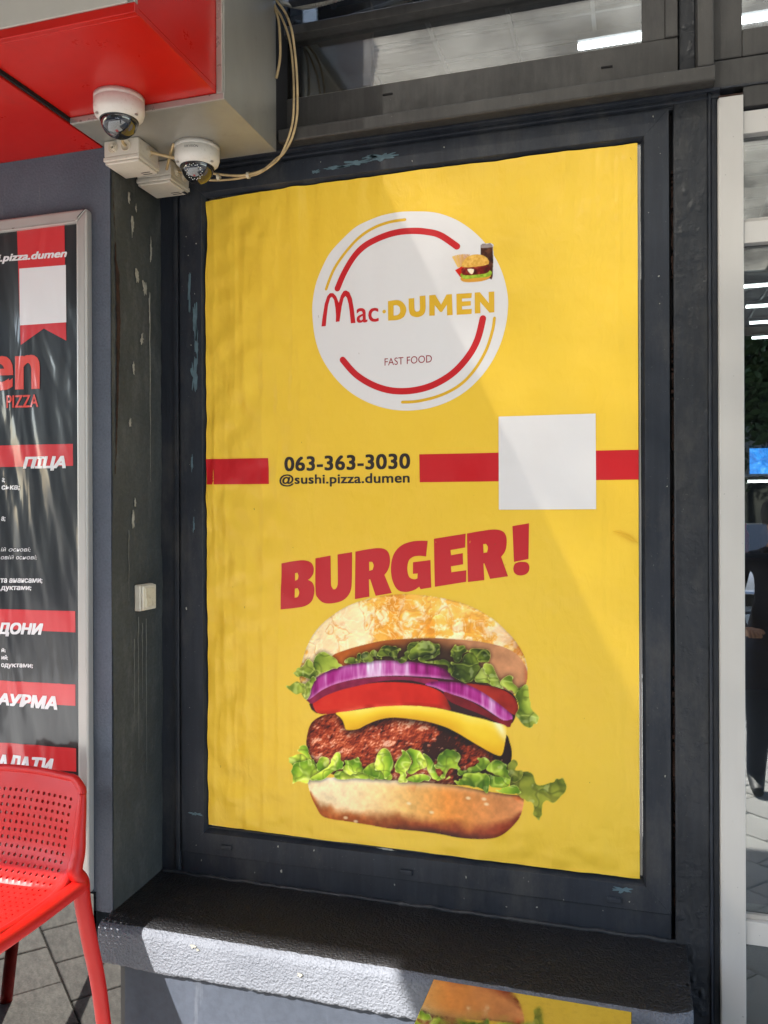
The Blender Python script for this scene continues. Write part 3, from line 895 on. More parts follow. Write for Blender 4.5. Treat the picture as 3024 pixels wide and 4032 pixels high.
# ================================================================== YELLOW BURGER POSTER
# traced outlines of the printed artwork: (x, z) on the poster in tenths of a millimetre
P = {
 "bun": [[-9057,8899],[-9156,9222],[-9167,9468],[-9083,9719],[-9023,9941],[-8928,10175],[-8751,10499],[-8493,10809],[-8145,11092],[-7742,11337],[-7288,11522],[-6782,11653],[-6284,11719],[-5928,11739],[-5521,11723],[-5092,11672],[-4667,11595],[-4248,11478],[-3885,11309],[-3576,11114],[-3321,10894],[-3068,10640],[-2892,10394],[-2767,10157],[-2698,9882],[-2689,9655],[-2740,9425],[-2846,9277],[-3327,9239],[-4570,9372],[-6182,9598],[-7750,9300],[-8664,8660],[-8899,8646]],
 "cut": [[-8178,9915],[-7747,10119],[-7292,10263],[-6731,10410],[-6178,10486],[-5633,10534],[-5203,10557],[-4777,10554],[-4356,10540],[-4043,10523],[-3630,10463],[-3272,10372],[-2969,10213],[-2778,9979],[-2704,9771],[-2719,9527],[-2795,9341],[-3073,9152],[-3788,9314],[-4570,9424],[-5637,9626],[-6734,9675],[-7578,9632],[-7863,9671]],
 "shade": [[-7748,9785],[-7181,9973],[-6732,10207],[-6179,10311],[-5634,10403],[-5096,10411],[-4778,10346],[-4252,10215],[-3941,9972],[-3736,9522],[-3532,9227],[-4570,9268],[-5637,9521],[-6734,9622],[-7692,9626]],
 "tomato2": [[-4360,9358],[-3943,9356],[-3531,9313],[-3200,9185],[-2998,8995],[-2933,8796],[-3025,8607],[-3329,8770],[-3944,9099]],
 "tomato": [[-8764,8561],[-8664,8715],[-8268,8902],[-7751,9073],[-7183,9192],[-6735,9260],[-6183,9296],[-5638,9270],[-5261,9197],[-4941,9039],[-4810,8787],[-4773,8623],[-5209,8668],[-5912,8643],[-6516,8593],[-7186,8517],[-7753,8383],[-8271,8283],[-8608,8282],[-8724,8416]],
 "inner": [[-8817,8673],[-7864,9293],[-6182,9598],[-4834,9461],[-3531,9329],[-3013,9105],[-2994,8650],[-3218,8330],[-4050,8476],[-6185,8646],[-7868,8348],[-8666,8279]],
 "gap": [[-6959,9247],[-6513,9368],[-6073,9414],[-5529,9360],[-5101,9186],[-4782,8997],[-4257,8874],[-3739,8651],[-3279,8402],[-3381,8318],[-3946,8473],[-4573,8606],[-4943,8649],[-5075,8927],[-5315,9163],[-5746,9253],[-6293,9285]],
 "onion_under": [[-8999,8710],[-8793,8805],[-8442,9017],[-7979,9179],[-7409,9318],[-6735,9420],[-6072,9456],[-5529,9443],[-5100,9415],[-5314,9278],[-5855,9362],[-6403,9342],[-6959,9247],[-7466,9111],[-7923,8977],[-8385,8786],[-8764,8545],[-8899,8580]],
 "onion": [[-8940,8741],[-8862,8965],[-8703,9236],[-8440,9425],[-8093,9578],[-7691,9701],[-7181,9807],[-6733,9872],[-6290,9888],[-5853,9878],[-5420,9837],[-5045,9772],[-4754,9647],[-4622,9462],[-4887,9458],[-5206,9477],[-5637,9485],[-6182,9476],[-6735,9430],[-7296,9346],[-7750,9240],[-8152,9109],[-8500,8932],[-8764,8730],[-8899,8646]],
 "onion2_under": [[-4941,9117],[-4571,9010],[-4153,8871],[-3739,8651],[-3330,8449],[-3101,8490],[-3127,8362],[-3218,8269],[-3637,8443],[-4050,8605],[-4519,8754],[-4836,8900]],
 "onion2": [[-5476,9279],[-5207,9378],[-4887,9396],[-4517,9385],[-4255,9328],[-3944,9192],[-3635,9006],[-3329,8790],[-3106,8602],[-3116,8464],[-3218,8381],[-3585,8585],[-3997,8829],[-4466,8995],[-4835,9076],[-5154,9203]],
 "patty": [[-8926,7703],[-8825,7967],[-8620,8151],[-8271,8294],[-7753,8356],[-6738,8424],[-5103,8482],[-3792,8289],[-3280,8096],[-3169,7876],[-3114,7626],[-3146,7268],[-3223,7058],[-3797,6700],[-5110,6579],[-7306,6483],[-8451,6651],[-8829,7000],[-8963,7345]],
 "cheese": [[-8063,8325],[-7696,8398],[-7186,8507],[-6738,8589],[-6185,8652],[-5640,8676],[-5102,8654],[-4678,8588],[-4258,8508],[-3791,8412],[-3305,8324],[-3249,8175],[-3296,7841],[-3379,7523],[-3537,7515],[-3794,7622],[-4053,7751],[-4313,7885],[-4575,8021],[-4891,8153],[-5318,8253],[-5750,8296],[-6186,8313],[-6517,8290],[-6851,8198],[-7188,8041],[-7414,7917],[-7744,7866],[-7812,7991],[-7869,8127],[-7960,8223]],
 "bun2": [[-8931,6253],[-8890,6366],[-8452,6455],[-7875,6518],[-7193,6558],[-6523,6565],[-5865,6572],[-5217,6600],[-4580,6596],[-3953,6541],[-3336,6503],[-2870,6492],[-2800,6387],[-2826,6172],[-2908,5921],[-3075,5690],[-3289,5474],[-3545,5323],[-3957,5231],[-4374,5195],[-4796,5206],[-5222,5232],[-5869,5234],[-6528,5221],[-7198,5262],[-7765,5298],[-8224,5310],[-8525,5382],[-8699,5636],[-8839,5907]],
 "lu": [[[-8662,9331],[-8761,9462],[-8731,9736],[-8648,9915],[-8496,10025],[-8322,10006],[-8149,9900],[-8000,9772],[-7909,9647],[-8237,9533],[-8498,9432]],[[-9333,9366],[-9261,9491],[-9084,9582],[-8965,9758],[-8812,9776],[-8719,9573],[-8639,9359],[-8744,9266],[-8838,9228],[-9055,9293],[-9262,9298]],[[-9087,8787],[-9027,9010],[-8920,9180],[-8732,9311],[-8662,9249],[-8792,9024],[-8840,8802],[-8958,8642]],[[-9579,8989],[-9382,9055],[-9233,9163],[-9050,9107],[-8997,9012],[-8999,8710],[-9086,8831],[-9264,8776],[-9442,8876]],[[-7794,9739],[-7719,9883],[-7548,9913],[-7407,9845],[-7350,9772]],[[-7463,9842],[-7361,10045],[-7265,9969],[-7181,9813]],[[-7339,9912],[-7265,10055],[-7124,10094],[-7001,9982],[-6957,9845],[-7181,9802]],[[-7040,10033],[-6944,10155],[-6788,10045],[-6705,9889]],[[-6833,9990],[-6704,10235],[-6510,10292],[-6234,10256],[-6179,10179],[-6400,10090],[-6511,10005]],[[-6510,10085],[-6372,10160],[-6207,10188],[-6262,10059],[-6235,9955],[-6114,9981],[-6043,10080],[-5960,10268],[-5851,10394],[-5634,10445],[-5770,10250],[-5934,10006],[-6016,9870],[-6153,9821],[-6290,9899],[-6428,9982]],[[-5934,10032],[-5770,10303],[-5607,10436],[-5364,10467],[-5203,10401],[-5070,10401],[-5059,10256],[-5204,10119],[-5419,10030],[-5635,9983],[-5798,9923]],[[-5657,9982],[-5419,10057],[-5204,10129],[-5070,10271],[-5055,10152],[-5205,10025],[-5473,9918],[-5312,9926],[-4991,9978],[-4821,9960],[-4663,9823],[-4648,9704],[-4738,9570],[-4806,9670],[-4859,9823],[-5098,9853],[-5420,9868],[-5608,9901]],[[-4747,9933],[-4648,9730],[-4738,9570],[-4506,9448],[-4328,9386],[-4140,9489],[-3983,9713],[-3978,9919],[-4044,10096],[-4190,10218],[-4347,10169],[-4410,10053],[-4463,9936],[-4568,9900]],[[-4747,10130],[-4698,10308],[-4619,10415],[-4566,10366],[-4382,10390],[-4330,10289],[-4252,10241],[-4409,10182],[-4452,10025],[-4542,9943],[-4647,9979]],[[-4252,10256],[-4122,10324],[-3940,10322],[-3723,10290],[-3672,10149],[-3734,9983],[-3967,9971],[-4044,10122]],[[-4099,9476],[-3994,9687],[-3890,9821],[-3787,9724],[-3710,9523],[-3675,9392],[-3891,9436]],[[-3890,9821],[-3786,9939],[-3632,9906],[-3530,9686],[-3418,9463],[-3327,9279],[-3531,9339],[-3675,9397],[-3736,9598]],[[-3418,9437],[-3326,9570],[-3173,9654],[-3072,9599],[-3098,9506],[-2997,9370],[-2871,9342],[-2770,9423],[-2796,9220],[-2972,9133],[-3073,9228],[-3276,9303]],[[-3023,9155],[-2871,9316],[-2760,9434],[-2680,9378],[-2646,9077],[-2572,8779],[-2398,8564],[-2423,8477],[-2573,8351],[-2664,8279],[-2799,8360],[-2924,8503],[-3015,8608],[-2933,8796],[-2973,9006]]],
 "ll": [[[-9521,6915],[-9330,7025],[-9005,7084],[-8800,6921],[-8596,6747],[-8451,6596],[-8743,6516],[-9154,6699],[-9391,6734]],[[-9241,7158],[-9163,7247],[-9181,7289],[-9004,7342],[-8904,7213],[-8870,7040],[-8671,6850],[-8451,6651],[-8800,6784],[-9005,7040]],[[-9409,6622],[-9331,6794],[-9064,6871],[-8870,6942],[-8742,6789],[-8509,6646],[-8510,6455],[-8831,6399],[-8949,6252],[-9214,6282],[-9393,6211],[-9380,6377],[-9433,6537]],[[-8654,6688],[-8566,7022],[-8391,7047],[-8276,6992],[-8305,6772],[-8451,6624]],[[-8860,6396],[-8509,6646],[-8276,6829],[-8160,7110],[-7987,7200],[-7901,6996],[-7845,6893],[-7902,6753],[-8132,6679],[-8277,6558],[-8452,6406],[-8685,6358]],[[-7874,6755],[-7787,6898],[-7816,7003],[-7644,7018],[-7417,7117],[-7333,6963],[-7249,6810],[-7164,6737],[-7418,6688],[-7703,6609]],[[-8133,6597],[-7989,6691],[-7702,6716],[-7418,6795],[-7080,6717],[-6745,6614],[-6969,6540],[-7419,6537],[-7875,6458],[-8076,6478]],[[-7277,6727],[-7107,6929],[-6883,7001],[-6744,6854],[-6495,6769],[-6468,6586],[-6745,6561],[-7080,6637]],[[-6923,6838],[-6899,7133],[-6798,7339],[-6659,7435],[-6520,7377],[-6411,7148],[-6400,6989],[-6495,6716],[-6634,6608],[-6744,6800],[-6828,6820]],[[-6346,6835],[-6301,7104],[-6135,7303],[-6162,7433],[-5998,7367],[-5863,7141],[-5945,6976],[-6028,6758],[-6001,6575],[-6110,6513],[-6247,6553],[-6192,6743]],[[-6025,7417],[-5861,7483],[-5644,7448],[-5564,7349],[-5456,7175],[-5457,7018],[-5646,6923],[-5864,6798],[-6000,6813],[-5863,7088],[-5889,7270]],[[-6001,6655],[-5755,6782],[-5431,6811],[-5324,6689],[-5647,6608],[-5919,6567]],[[-5563,7376],[-5375,7313],[-5242,7141],[-5188,7015],[-5162,6861],[-4949,6749],[-4790,6816],[-4949,6723],[-5216,6699],[-5377,6868],[-5457,7070]],[[-5215,7065],[-5134,7202],[-5080,7415],[-4920,7532],[-4655,7543],[-4498,7385],[-4578,7171],[-4499,7049],[-4789,7049],[-4869,6913],[-4923,6752],[-5029,6794],[-4975,6955],[-5082,6998]],[[-4578,7042],[-4342,7011],[-4263,7121],[-4002,7246],[-4028,7372],[-3846,7413],[-3718,7347],[-3693,7196],[-3899,7075],[-4055,6984],[-4264,6914],[-4526,6891]],[[-4526,6762],[-4316,6961],[-4003,6989],[-3745,6961],[-3720,6707],[-3772,6471],[-3953,6583],[-4265,6605],[-4527,6632],[-4685,6696]],[[-3796,7110],[-3641,7328],[-3436,7371],[-3283,7282],[-3222,7109],[-3172,6884],[-3437,6937],[-3642,7021]],[[-3848,6951],[-3539,6953],[-3284,6925],[-3157,6860],[-3260,6648],[-3540,6647],[-3746,6704]],[[-3258,7106],[-3130,7422],[-3003,7407],[-2969,7283],[-3030,7151],[-2828,7143],[-2879,6936],[-3081,6817],[-3182,6909]],[[-3541,6570],[-3336,6640],[-3082,6766],[-2880,6582],[-3082,6512],[-3336,6508]],[[-3193,6908],[-3030,7050],[-2878,7114],[-2677,7136],[-2553,7057],[-2469,6832],[-2181,6859],[-1934,7022],[-1787,7035],[-1704,6918],[-1739,6715],[-1886,6526],[-2034,6387],[-2207,6435],[-2321,6323],[-2322,6132],[-2392,5924],[-2541,5999],[-2521,6188],[-2605,6330],[-2780,6389],[-2981,6521],[-3158,6708]]],
 "burger": [[[[-9723,12517],[-9390,12581],[-9045,12618],[-8825,12567],[-8724,12418],[-8734,12250],[-8827,12112],[-8901,12065],[-8764,11986],[-8702,11829],[-8717,11624],[-8796,11441],[-9001,11307],[-9346,11242],[-9743,11193]],[[-9303,12240],[-9224,12260],[-9194,12169],[-9224,12068],[-9303,12030]],[[-9304,11801],[-9216,11817],[-9167,11704],[-9207,11575],[-9305,11540]]],[[[-8674,12678],[-8215,12760],[-8203,12089],[-8194,11908],[-8137,11811],[-8069,11821],[-8012,11913],[-7997,12093],[-8004,12794],[-7566,12867],[-7578,12101],[-7613,11787],[-7746,11582],[-7937,11465],[-8225,11407],[-8441,11428],[-8601,11559],[-8668,11762]]],[[[-7471,12881],[-7128,12947],[-6802,12986],[-6594,12952],[-6479,12808],[-6462,12565],[-6527,12366],[-6620,12245],[-6405,11751],[-6877,11659],[-7038,12112],[-7075,12112],[-7063,11632],[-7491,11549]],[[-7069,12601],[-6976,12602],[-6934,12505],[-6967,12380],[-7065,12352]]],[[[-5380,13199],[-5426,12772],[-5615,12787],[-5786,12759],[-5909,12661],[-5955,12485],[-5942,12310],[-5888,12188],[-5762,12147],[-5671,12171],[-5662,12306],[-5797,12291],[-5796,12610],[-5302,12678],[-5282,11931],[-5582,11876],[-5618,11945],[-5754,11854],[-5980,11792],[-6208,11830],[-6354,12016],[-6426,12301],[-6416,12610],[-6319,12876],[-6112,13076],[-5839,13174],[-5591,13202]]],[[[-5206,13257],[-4329,13400],[-4344,13026],[-4747,12953],[-4734,12815],[-4409,12875],[-4402,12574],[-4735,12513],[-4727,12354],[-4315,12417],[-4325,12103],[-5184,11951]]],[[[-4294,13404],[-3896,13474],[-3553,13514],[-3341,13468],[-3244,13333],[-3232,13121],[-3275,12930],[-3377,12789],[-3196,12275],[-3673,12198],[-3822,12605],[-3847,12604],[-3827,12161],[-4273,12100]],[[-3854,13125],[-3777,13129],[-3726,13040],[-3748,12904],[-3846,12886]]],[[[-3078,13604],[-2642,13680],[-2662,12739],[-3039,12658]]],[[[-2838,12661],[-2704,12646],[-2638,12547],[-2659,12412],[-2755,12326],[-2902,12302],[-3015,12355],[-3057,12468],[-3022,12595],[-2942,12647]]]],
 "M": [[-8456,19248],[-8415,19548],[-8353,19883],[-8276,20092],[-8199,20169],[-8099,20165],[-8011,20072],[-7932,19881],[-7871,20072],[-7791,20193],[-7711,20209],[-7613,20149],[-7534,19970],[-7476,19667],[-7426,19271],[-7564,19269],[-7595,19564],[-7634,19828],[-7684,20001],[-7732,20053],[-7788,19983],[-7844,19769],[-7885,19510],[-7910,19350],[-8022,19346],[-8013,19519],[-8032,19746],[-8071,19975],[-8139,20067],[-8191,20029],[-8252,19838],[-8294,19539],[-8323,19246]],
 "arc1": [[-7970,20286],[-7789,20666],[-7530,21055],[-7234,21344],[-6901,21524],[-6359,21666],[-5826,21693],[-5374,21621],[-5002,21493],[-4543,21141]],
 "arc2": [[-7818,18266],[-7424,17833],[-6916,17510],[-6375,17333],[-5803,17311],[-5240,17430],[-4683,17729],[-4243,18172],[-3988,18622],[-3849,19148]],
 "arc3": [[-8311,20295],[-8048,20876],[-7608,21399],[-7056,21810],[-6512,21977],[-5995,22014]],
 "arc4": [[-6082,17004],[-5616,17018],[-5018,17148],[-4501,17395],[-4099,17770],[-3773,18287],[-3592,18810],[-3538,19137]],
 "disc": [[-8739,19647],[-8717,20063],[-8614,20509],[-8410,20946],[-8166,21339],[-7805,21680],[-7408,21958],[-6899,22147],[-6434,22227],[-5975,22236],[-5597,22202],[-5074,22106],[-4559,21863],[-4123,21530],[-3763,21137],[-3479,20684],[-3285,20206],[-3181,19702],[-3178,19348],[-3236,18928],[-3380,18441],[-3631,17959],[-3956,17548],[-4356,17209],[-4870,16943],[-5466,16793],[-6071,16776],[-6608,16867],[-7151,17075],[-7662,17396],[-8099,17830],[-8460,18378],[-8660,18958]],
 "dumen": [[[[-6481,19807],[-6220,19820],[-6060,19745],[-5966,19592],[-5974,19446],[-6043,19333],[-6196,19270],[-6476,19268]],[[-6321,19673],[-6232,19678],[-6156,19624],[-6130,19538],[-6145,19458],[-6214,19404],[-6318,19397]]],[[[-5893,19835],[-5734,19837],[-5727,19537],[-5682,19461],[-5618,19463],[-5577,19533],[-5583,19880],[-5422,19886],[-5419,19514],[-5476,19373],[-5589,19315],[-5702,19316],[-5834,19380],[-5886,19531]]],[[[-5317,19881],[-5149,19886],[-4990,19609],[-4841,19869],[-4690,19871],[-4670,19304],[-4825,19304],[-4831,19597],[-4965,19408],[-5017,19408],[-5165,19604],[-5166,19321],[-5315,19325]]],[[[-4566,19865],[-4146,19857],[-4154,19725],[-4412,19727],[-4413,19648],[-4173,19644],[-4173,19522],[-4413,19522],[-4414,19433],[-4148,19431],[-4152,19295],[-4560,19299]]],[[[-4067,19861],[-3930,19861],[-3683,19546],[-3692,19849],[-3539,19847],[-3541,19293],[-3669,19292],[-3920,19599],[-3914,19295],[-4065,19299]]]],
 "bar1": [[-12122,15571],[-10136,15561],[-10113,14809],[-12098,14818]],
 "bar2": [[-5612,15560],[117,15546],[115,14789],[-5599,14796]],
 "card": [[-3434,16511],[-936,16499],[-930,14043],[-3435,14039]],
 "t_ac": [[-7389,19672],[-6764,19640],[-6758,19269],[-7379,19268]],
 "t_dumen": [[-6481,19833],[-3542,19844],[-3544,19293],[-6483,19269]],
 "t_fast": [[-6584,18233],[-5248,18259],[-5249,18056],[-6584,18030]],
 "t_phone": [[-9608,15571],[-5887,15589],[-5889,15181],[-9604,15176]],
 "t_at": [[-9766,15072],[-5895,15083],[-5896,14708],[-9767,14727]],
 "combo": [[-4745,21161],[-3542,21063],[-3534,20067],[-4748,20143]],
 "dot": [[-6590,19527]],
 "ribbon": [[-16681,22092],[-15093,22087],[-15049,18771],[-15789,19156],[-16570,18744]],
 "mcard": [[-16602,20900],[-15045,20864],[-15038,19277],[-16586,19296]],
 "m_at": [[-17491,21411],[-15011,21303],[-15021,21026],[-17492,21136]],
 "m_n": [[-16768,18445],[-15976,18399],[-15980,17494],[-16772,17531]],
 "m_pizza": [[-17042,17329],[-15981,17313],[-15983,16974],[-17044,16985]],
 "mbar1": [[-19179,15941],[-14828,15902],[-14831,15295],[-19181,15320]],
 "m_pica": [[-16453,15559],[-15090,15559],[-15101,15186],[-16464,15203]],
 "mbar2": [[-19201,11243],[-14781,11279],[-14784,10691],[-19203,10698]],
 "m_doni": [[-17300,10866],[-15849,10891],[-15873,10533],[-17301,10502]],
 "mbar3": [[-19210,9194],[-14790,9248],[-14792,8660],[-19213,8552]],
 "m_aurma": [[-17261,8843],[-15414,8868],[-15416,8523],[-17263,8538]],
 "mbar4": [[-19218,7429],[-14775,7484],[-14778,6839],[-19222,6747]],
 "m_alati": [[-17269,7107],[-15532,7123],[-15574,6720],[-17271,6626]],
 "m1": [[-17233,14997],[-17129,14996],[-17129,14859],[-17234,14860]],
 "m2": [[-17234,14782],[-16634,14774],[-16635,14639],[-17235,14645]],
 "m4": [[-17238,13894],[-17124,13894],[-17125,13757],[-17239,13757]],
 "m5": [[-17242,13021],[-16246,13030],[-16246,12895],[-17243,12884]],
 "m6": [[-17243,12798],[-16034,12812],[-16034,12677],[-17244,12661]],
 "m7": [[-17246,12132],[-15843,12161],[-15844,12022],[-17247,11991]],
 "m8": [[-17247,11913],[-16227,11937],[-16228,11794],[-17248,11768]],
 "m9": [[-17255,10144],[-17103,10150],[-17104,10033],[-17256,10026]],
 "m10": [[-17256,9948],[-17019,9959],[-17020,9822],[-17257,9811]],
 "m11": [[-17257,9713],[-16186,9747],[-16187,9612],[-17258,9576]]}



CREASE = [(-1.185, .0022, .010, 1), (-1.150, .0026, .012, 2), (-1.118, .0016, .008, 3), (-1.085, .0024, .011, 4), (-1.03, .0024, .012, 5), (-0.985, .0018, .010, 6), (-.94, .0018, .010, 7),
          (-.875, .0014, .010, 8), (-.21, .0012, .012, 9), (-.08, .0018, .012, 10), (-.035, .0016, .010, 11)]


def wr(x, z):
    """height of the crumpled vinyl (metres, towards the viewer)"""
    L = max(0.0, min(1.0, (-0.86 - x) / 0.25))
    T = max(0.0, min(1.0, (z - 2.02) / 0.28))
    h = 0.0050 * noise.noise((x * 3.1, z * 2.4, 0.7)) + 0.0026 * noise.noise((x * 7.5, z * 5.0, 4.1))
    h += (0.0012 + 0.0052 * T) * noise.noise((x * 21, z * 3.5, 9.0))
    h += L * (0.0075 * noise.noise((x * 14, z * 17, 2.0)) + 0.0034 * noise.noise((x * 30, z * 12, 6.0)))
    h += 0.0007 * max(0.0, 1 - abs(x + 1.03 + 0.01 * noise.noise((z * 5, 0, 0))) / 0.014) + 0.0005 * max(0.0, 1 - abs(x + .915) / 0.012)
    b = max(0.0, min(1.0, (0.62 - z) / 0.12))
    h += b * 0.0042 * noise.noise((x * 18, z * 26, 8.0))
    for (cx_, am, wd, k_) in CREASE:
        d = abs(x - cx_ - 0.012 * noise.noise((z * 2.3, k_, 0)) - 0.004 * noise.noise((z * 11, k_, 3)))
        if d < wd:
            h += am * (1 - d / wd) * max(0.0, min(1.0, 0.45 + 1.3 * noise.noise((z * 1.7, k_, 8))))
    return max(h, -0.006)


PY = -0.0115                                     # rest plane of the vinyl


def py(x, z, lay):
    return PY - wr(x, z) - lay


def vinyl(name, c, rough=0.36):
    t = NT(name)
    t.color(c)
    t.set(Roughness=t.ramp(t.noise(9, 4), [(0.3, rough - .05), (0.7, rough + .1)]), Specular_IOR_Level=0.45)
    n1 = t.bump(t.noise(26, 4, 0.55, (1, 1, .55)), 0.20, 0.004)
    t.bump(t.noise(7, 3), 0.4, 0.014, n1)
    return t.m


t = NT('yellow_vinyl')
c = t.ramp(t.noise(1.6, 4), [(0.3, rgb(236, 192, 58)), (0.7, rgb(241, 200, 66))])
dirt = t.noise(30, 8, 0.8)
c = t.mix(t.ramp(dirt, [(0.70, 0.0), (0.82, 0.22)]), c, rgb(150, 110, 40))
c = t.mix(t.ramp(t.noise(210, 2, 0.5), [(0.80, 0.0), (0.82, 0.5)]), c, rgb(110, 84, 40))
t.color(c)
t.set(Roughness=t.ramp(t.noise(9, 4), [(0.3, 0.30), (0.7, 0.46)]), Specular_IOR_Level=0.32)
n1 = t.bump(t.noise(22, 5, 0.6, (1.2, 1, .5), 0.8), 0.42, 0.006)
t.bump(t.noise(7, 3), 0.5, 0.016, n1)
M['yellow'] = t.m
M['p_white'] = vinyl('white_print', rgb(224, 220, 218))
M['p_red'] = vinyl('red_print', rgb(196, 28, 34))
M['p_yellow'] = vinyl('yellow_print', rgb(222, 174, 40))
M['p_dark'] = vinyl('dark_brown_print', rgb(44, 34, 32))
M['p_dred'] = vinyl('dark_red_print', rgb(150, 30, 40))
t = NT('distressed_red_print')
t.color(t.mix(t.ramp(t.noise(85, 5, 0.7, (1, 1, .45)), [(0.69, 0.0), (0.71, 1.0)]), rgb(192, 34, 40), rgb(230, 188, 60)))
t.set(Roughness=0.38)
t.bump(t.noise(7, 3), 0.25, 0.012)
M['p_burger'] = t.m
t = NT('photo_print')
at_ = t.n('Attribute')
at_.attribute_name = 'Col'
t.color(at_.outputs['Color'])
t.set(Roughness=0.4, Specular_IOR_Level=0.25)
t.bump(t.noise(7, 3), 0.25, 0.012)
M['photo'] = t.m

M['scuff'] = simple('brown_scuff', rgb(120, 88, 40), 0.7)
po = empty('burger_poster', (-0.6, 0, 0.47), 'large yellow burger poster with round logo filling the display window', 'poster')
# the sheet: wavy left and top-left edges
nx, nz = 380, 420
mb = MB()
for i in range(nx + 1):
    u = i / nx
    for j in range(nz + 1):
        v = j / nz
        z = 0.470 + 1.860 * v
        xl = -1.2115 + 0.0035 * noise.noise((z * 2.1, 5.5, 0)) + 0.0012 * noise.noise((z * 9, 1.5, 0))
        if z > 2.12: xl += 0.006 * math.sin((z - 2.12) / .2 * math.pi)
        xr = 0.0112
        x = xl + (xr - xl) * u
        zt = 2.332 - 0.010 * max(0, min(1, (-.95 - x) / .25)) + 0.0022 * noise.noise((x * 7, 2.2, 0))
        zb = 0.4675 + 0.006 * max(0, min(1, (-.5 - x) / .7)) + 0.0012 * noise.noise((x * 9, 7.2, 0))
        z = zb + (zt - zb) * v
        mb.v.append((x, py(x, z, 0), z))
for i in range(nx):
    for j in range(nz):
        a = i * (nz + 1) + j
        mb.f.append((a, a + nz + 1, a + nz + 2, a + 1))
mb.build('vinyl_sheet', M['yellow'], po, smooth=True, recalc=False)


def tri_polys(loops):
    """fill outer loop and holes of (x, z) points with triangles"""
    from mathutils.geometry import tessellate_polygon
    pts = [p for l in loops for p in l]
    tris = tessellate_polygon([[Vector((p[0], p[1], 0)) for p in l] for l in loops])
    return pts, [tuple(t_) for t_ in tris]


def print_on(name, pts, faces, mat, parent, lay, surf=None, step=0.008, copies=False):
    """flat artwork cut on a grid and laid on the crumpled sheet"""
    surf = surf or py
    bm = bmesh.new()
    cp_n = len(pts) // 4 if copies else 0
    vs = [bm.verts.new((p[0], (i_ // cp_n) * 0.00006 if cp_n else 0.0, p[1])) for i_, p in enumerate(pts)]
    for f in faces:
        try:
            bm.faces.new([vs[i] for i in f])
        except ValueError:
            pass
    xs = [p[0] for p in pts]
    zs_ = [p[1] for p in pts]
    if step:
        for a0, a1, nrm in ((min(xs), max(xs), (1, 0, 0)), (min(zs_), max(zs_), (0, 0, 1))):
            k = math.ceil(a0 / step) * step
            while k < a1:
                bmesh.ops.bisect_plane(bm, geom=bm.verts[:] + bm.edges[:] + bm.faces[:], plane_co=(k * nrm[0], 0, k * nrm[2]), plane_no=nrm, dist=1e-6)
                k += step
    for v in bm.verts:
        v.co.y = surf(v.co.x, v.co.z, lay + v.co.y)
    for f in bm.faces:
        f.normal_update()
        if f.normal.y > 0:
            f.normal_flip()
        f.smooth = True
    o0 = wloc(parent)
    bmesh.ops.translate(bm, verts=bm.verts, vec=-o0)
    me = bpy.data.meshes.new(name)
    bm.to_mesh(me)
    bm.free()
    me.materials.append(mat)
    o = bpy.data.objects.new(name, me)
    COL.objects.link(o)
    o.parent = parent
    return o


def S(p):
    return [(a / 10000.0, b / 10000.0) for a, b in p]


def stroke(pts, w, n=6):
    """thick line with round ends"""
    c = [np.array(p) for p in catmull(S(pts), n)]
    L_, R_ = [], []
    for i, p in enumerate(c):
        d = c[min(i + 1, len(c) - 1)] - c[max(i - 1, 0)]
        d /= np.hypot(*d)
        nn = np.array((-d[1], d[0])) * w / 2
        L_.append(tuple(p + nn)); R_.append(tuple(p - nn))
    def cap(p, q, sgn):
        m = (np.array(p) + np.array(q)) / 2
        a0 = math.atan2(p[1] - m[1], p[0] - m[0])
        return [(m[0] + w / 2 * math.cos(a0 - sgn * math.pi * k / 8), m[1] + w / 2 * math.sin(a0 - sgn * math.pi * k / 8)) for k in range(1, 8)]
    return L_ + cap(L_[-1], R_[-1], 1) + R_[::-1] + cap(R_[0], L_[0], 1)


FONT_CACHE = {}


def text_polys(s, quad, bold=0.0, shear=0.0, space=1.0):
    """letters of the built-in font stretched into the quad tl,tr,br,bl of (x,z)"""
    cu = bpy.data.curves.new('lettering', 'FONT')
    cu.body = s
    cu.shear = shear
    cu.space_character = space
    cu.resolution_u = 4
    ob = bpy.data.objects.new('lettering', cu)
    COL.objects.link(ob)
    bpy.context.view_layer.update()
    me = bpy.data.meshes.new_from_object(ob.evaluated_get(bpy.context.evaluated_depsgraph_get()))
    bpy.data.objects.remove(ob)
    P_ = [(v.co.x, v.co.y) for v in me.vertices]
    Fc = [tuple(p.vertices) for p in me.polygons]
    bpy.data.meshes.remove(me)
    xs = [p[0] for p in P_]; ys_ = [p[1] for p in P_]
    x0, x1, y0, y1 = min(xs), max(xs), min(ys_), max(ys_)
    tl, tr_, br, bl = [np.array(q) for q in quad]
    out = []
    for (x, y) in P_:
        u, v = (x - x0) / (x1 - x0), (y - y0) / (y1 - y0)
        p = (bl * (1 - u) + br * u) * (1 - v) + (tl * (1 - u) + tr_ * u) * v
        out.append((float(p[0]), float(p[1])))
    if bold:                                  # heavier weight: the outline printed four times, slightly shifted
        d = bold * float(np.hypot(*(tr_ - tl))) / (x1 - x0)
        n_ = len(out)
        sh_ = ((-d, -d * .6), (d, -d * .6), (d, d * .6), (-d, d * .6))
        base = out
        out = [(x + a, z + b) for (a, b) in sh_ for (x, z) in base]
        Fc = [tuple(i + k_ * n_ for i in f) for k_ in range(4) for f in Fc]
    return out, Fc


def poly_print(name, loops, mat, parent, lay, surf=None, step=0.008):
    p, f = tri_polys(loops)
    return print_on(name, p, f, mat, parent, lay, surf, step)


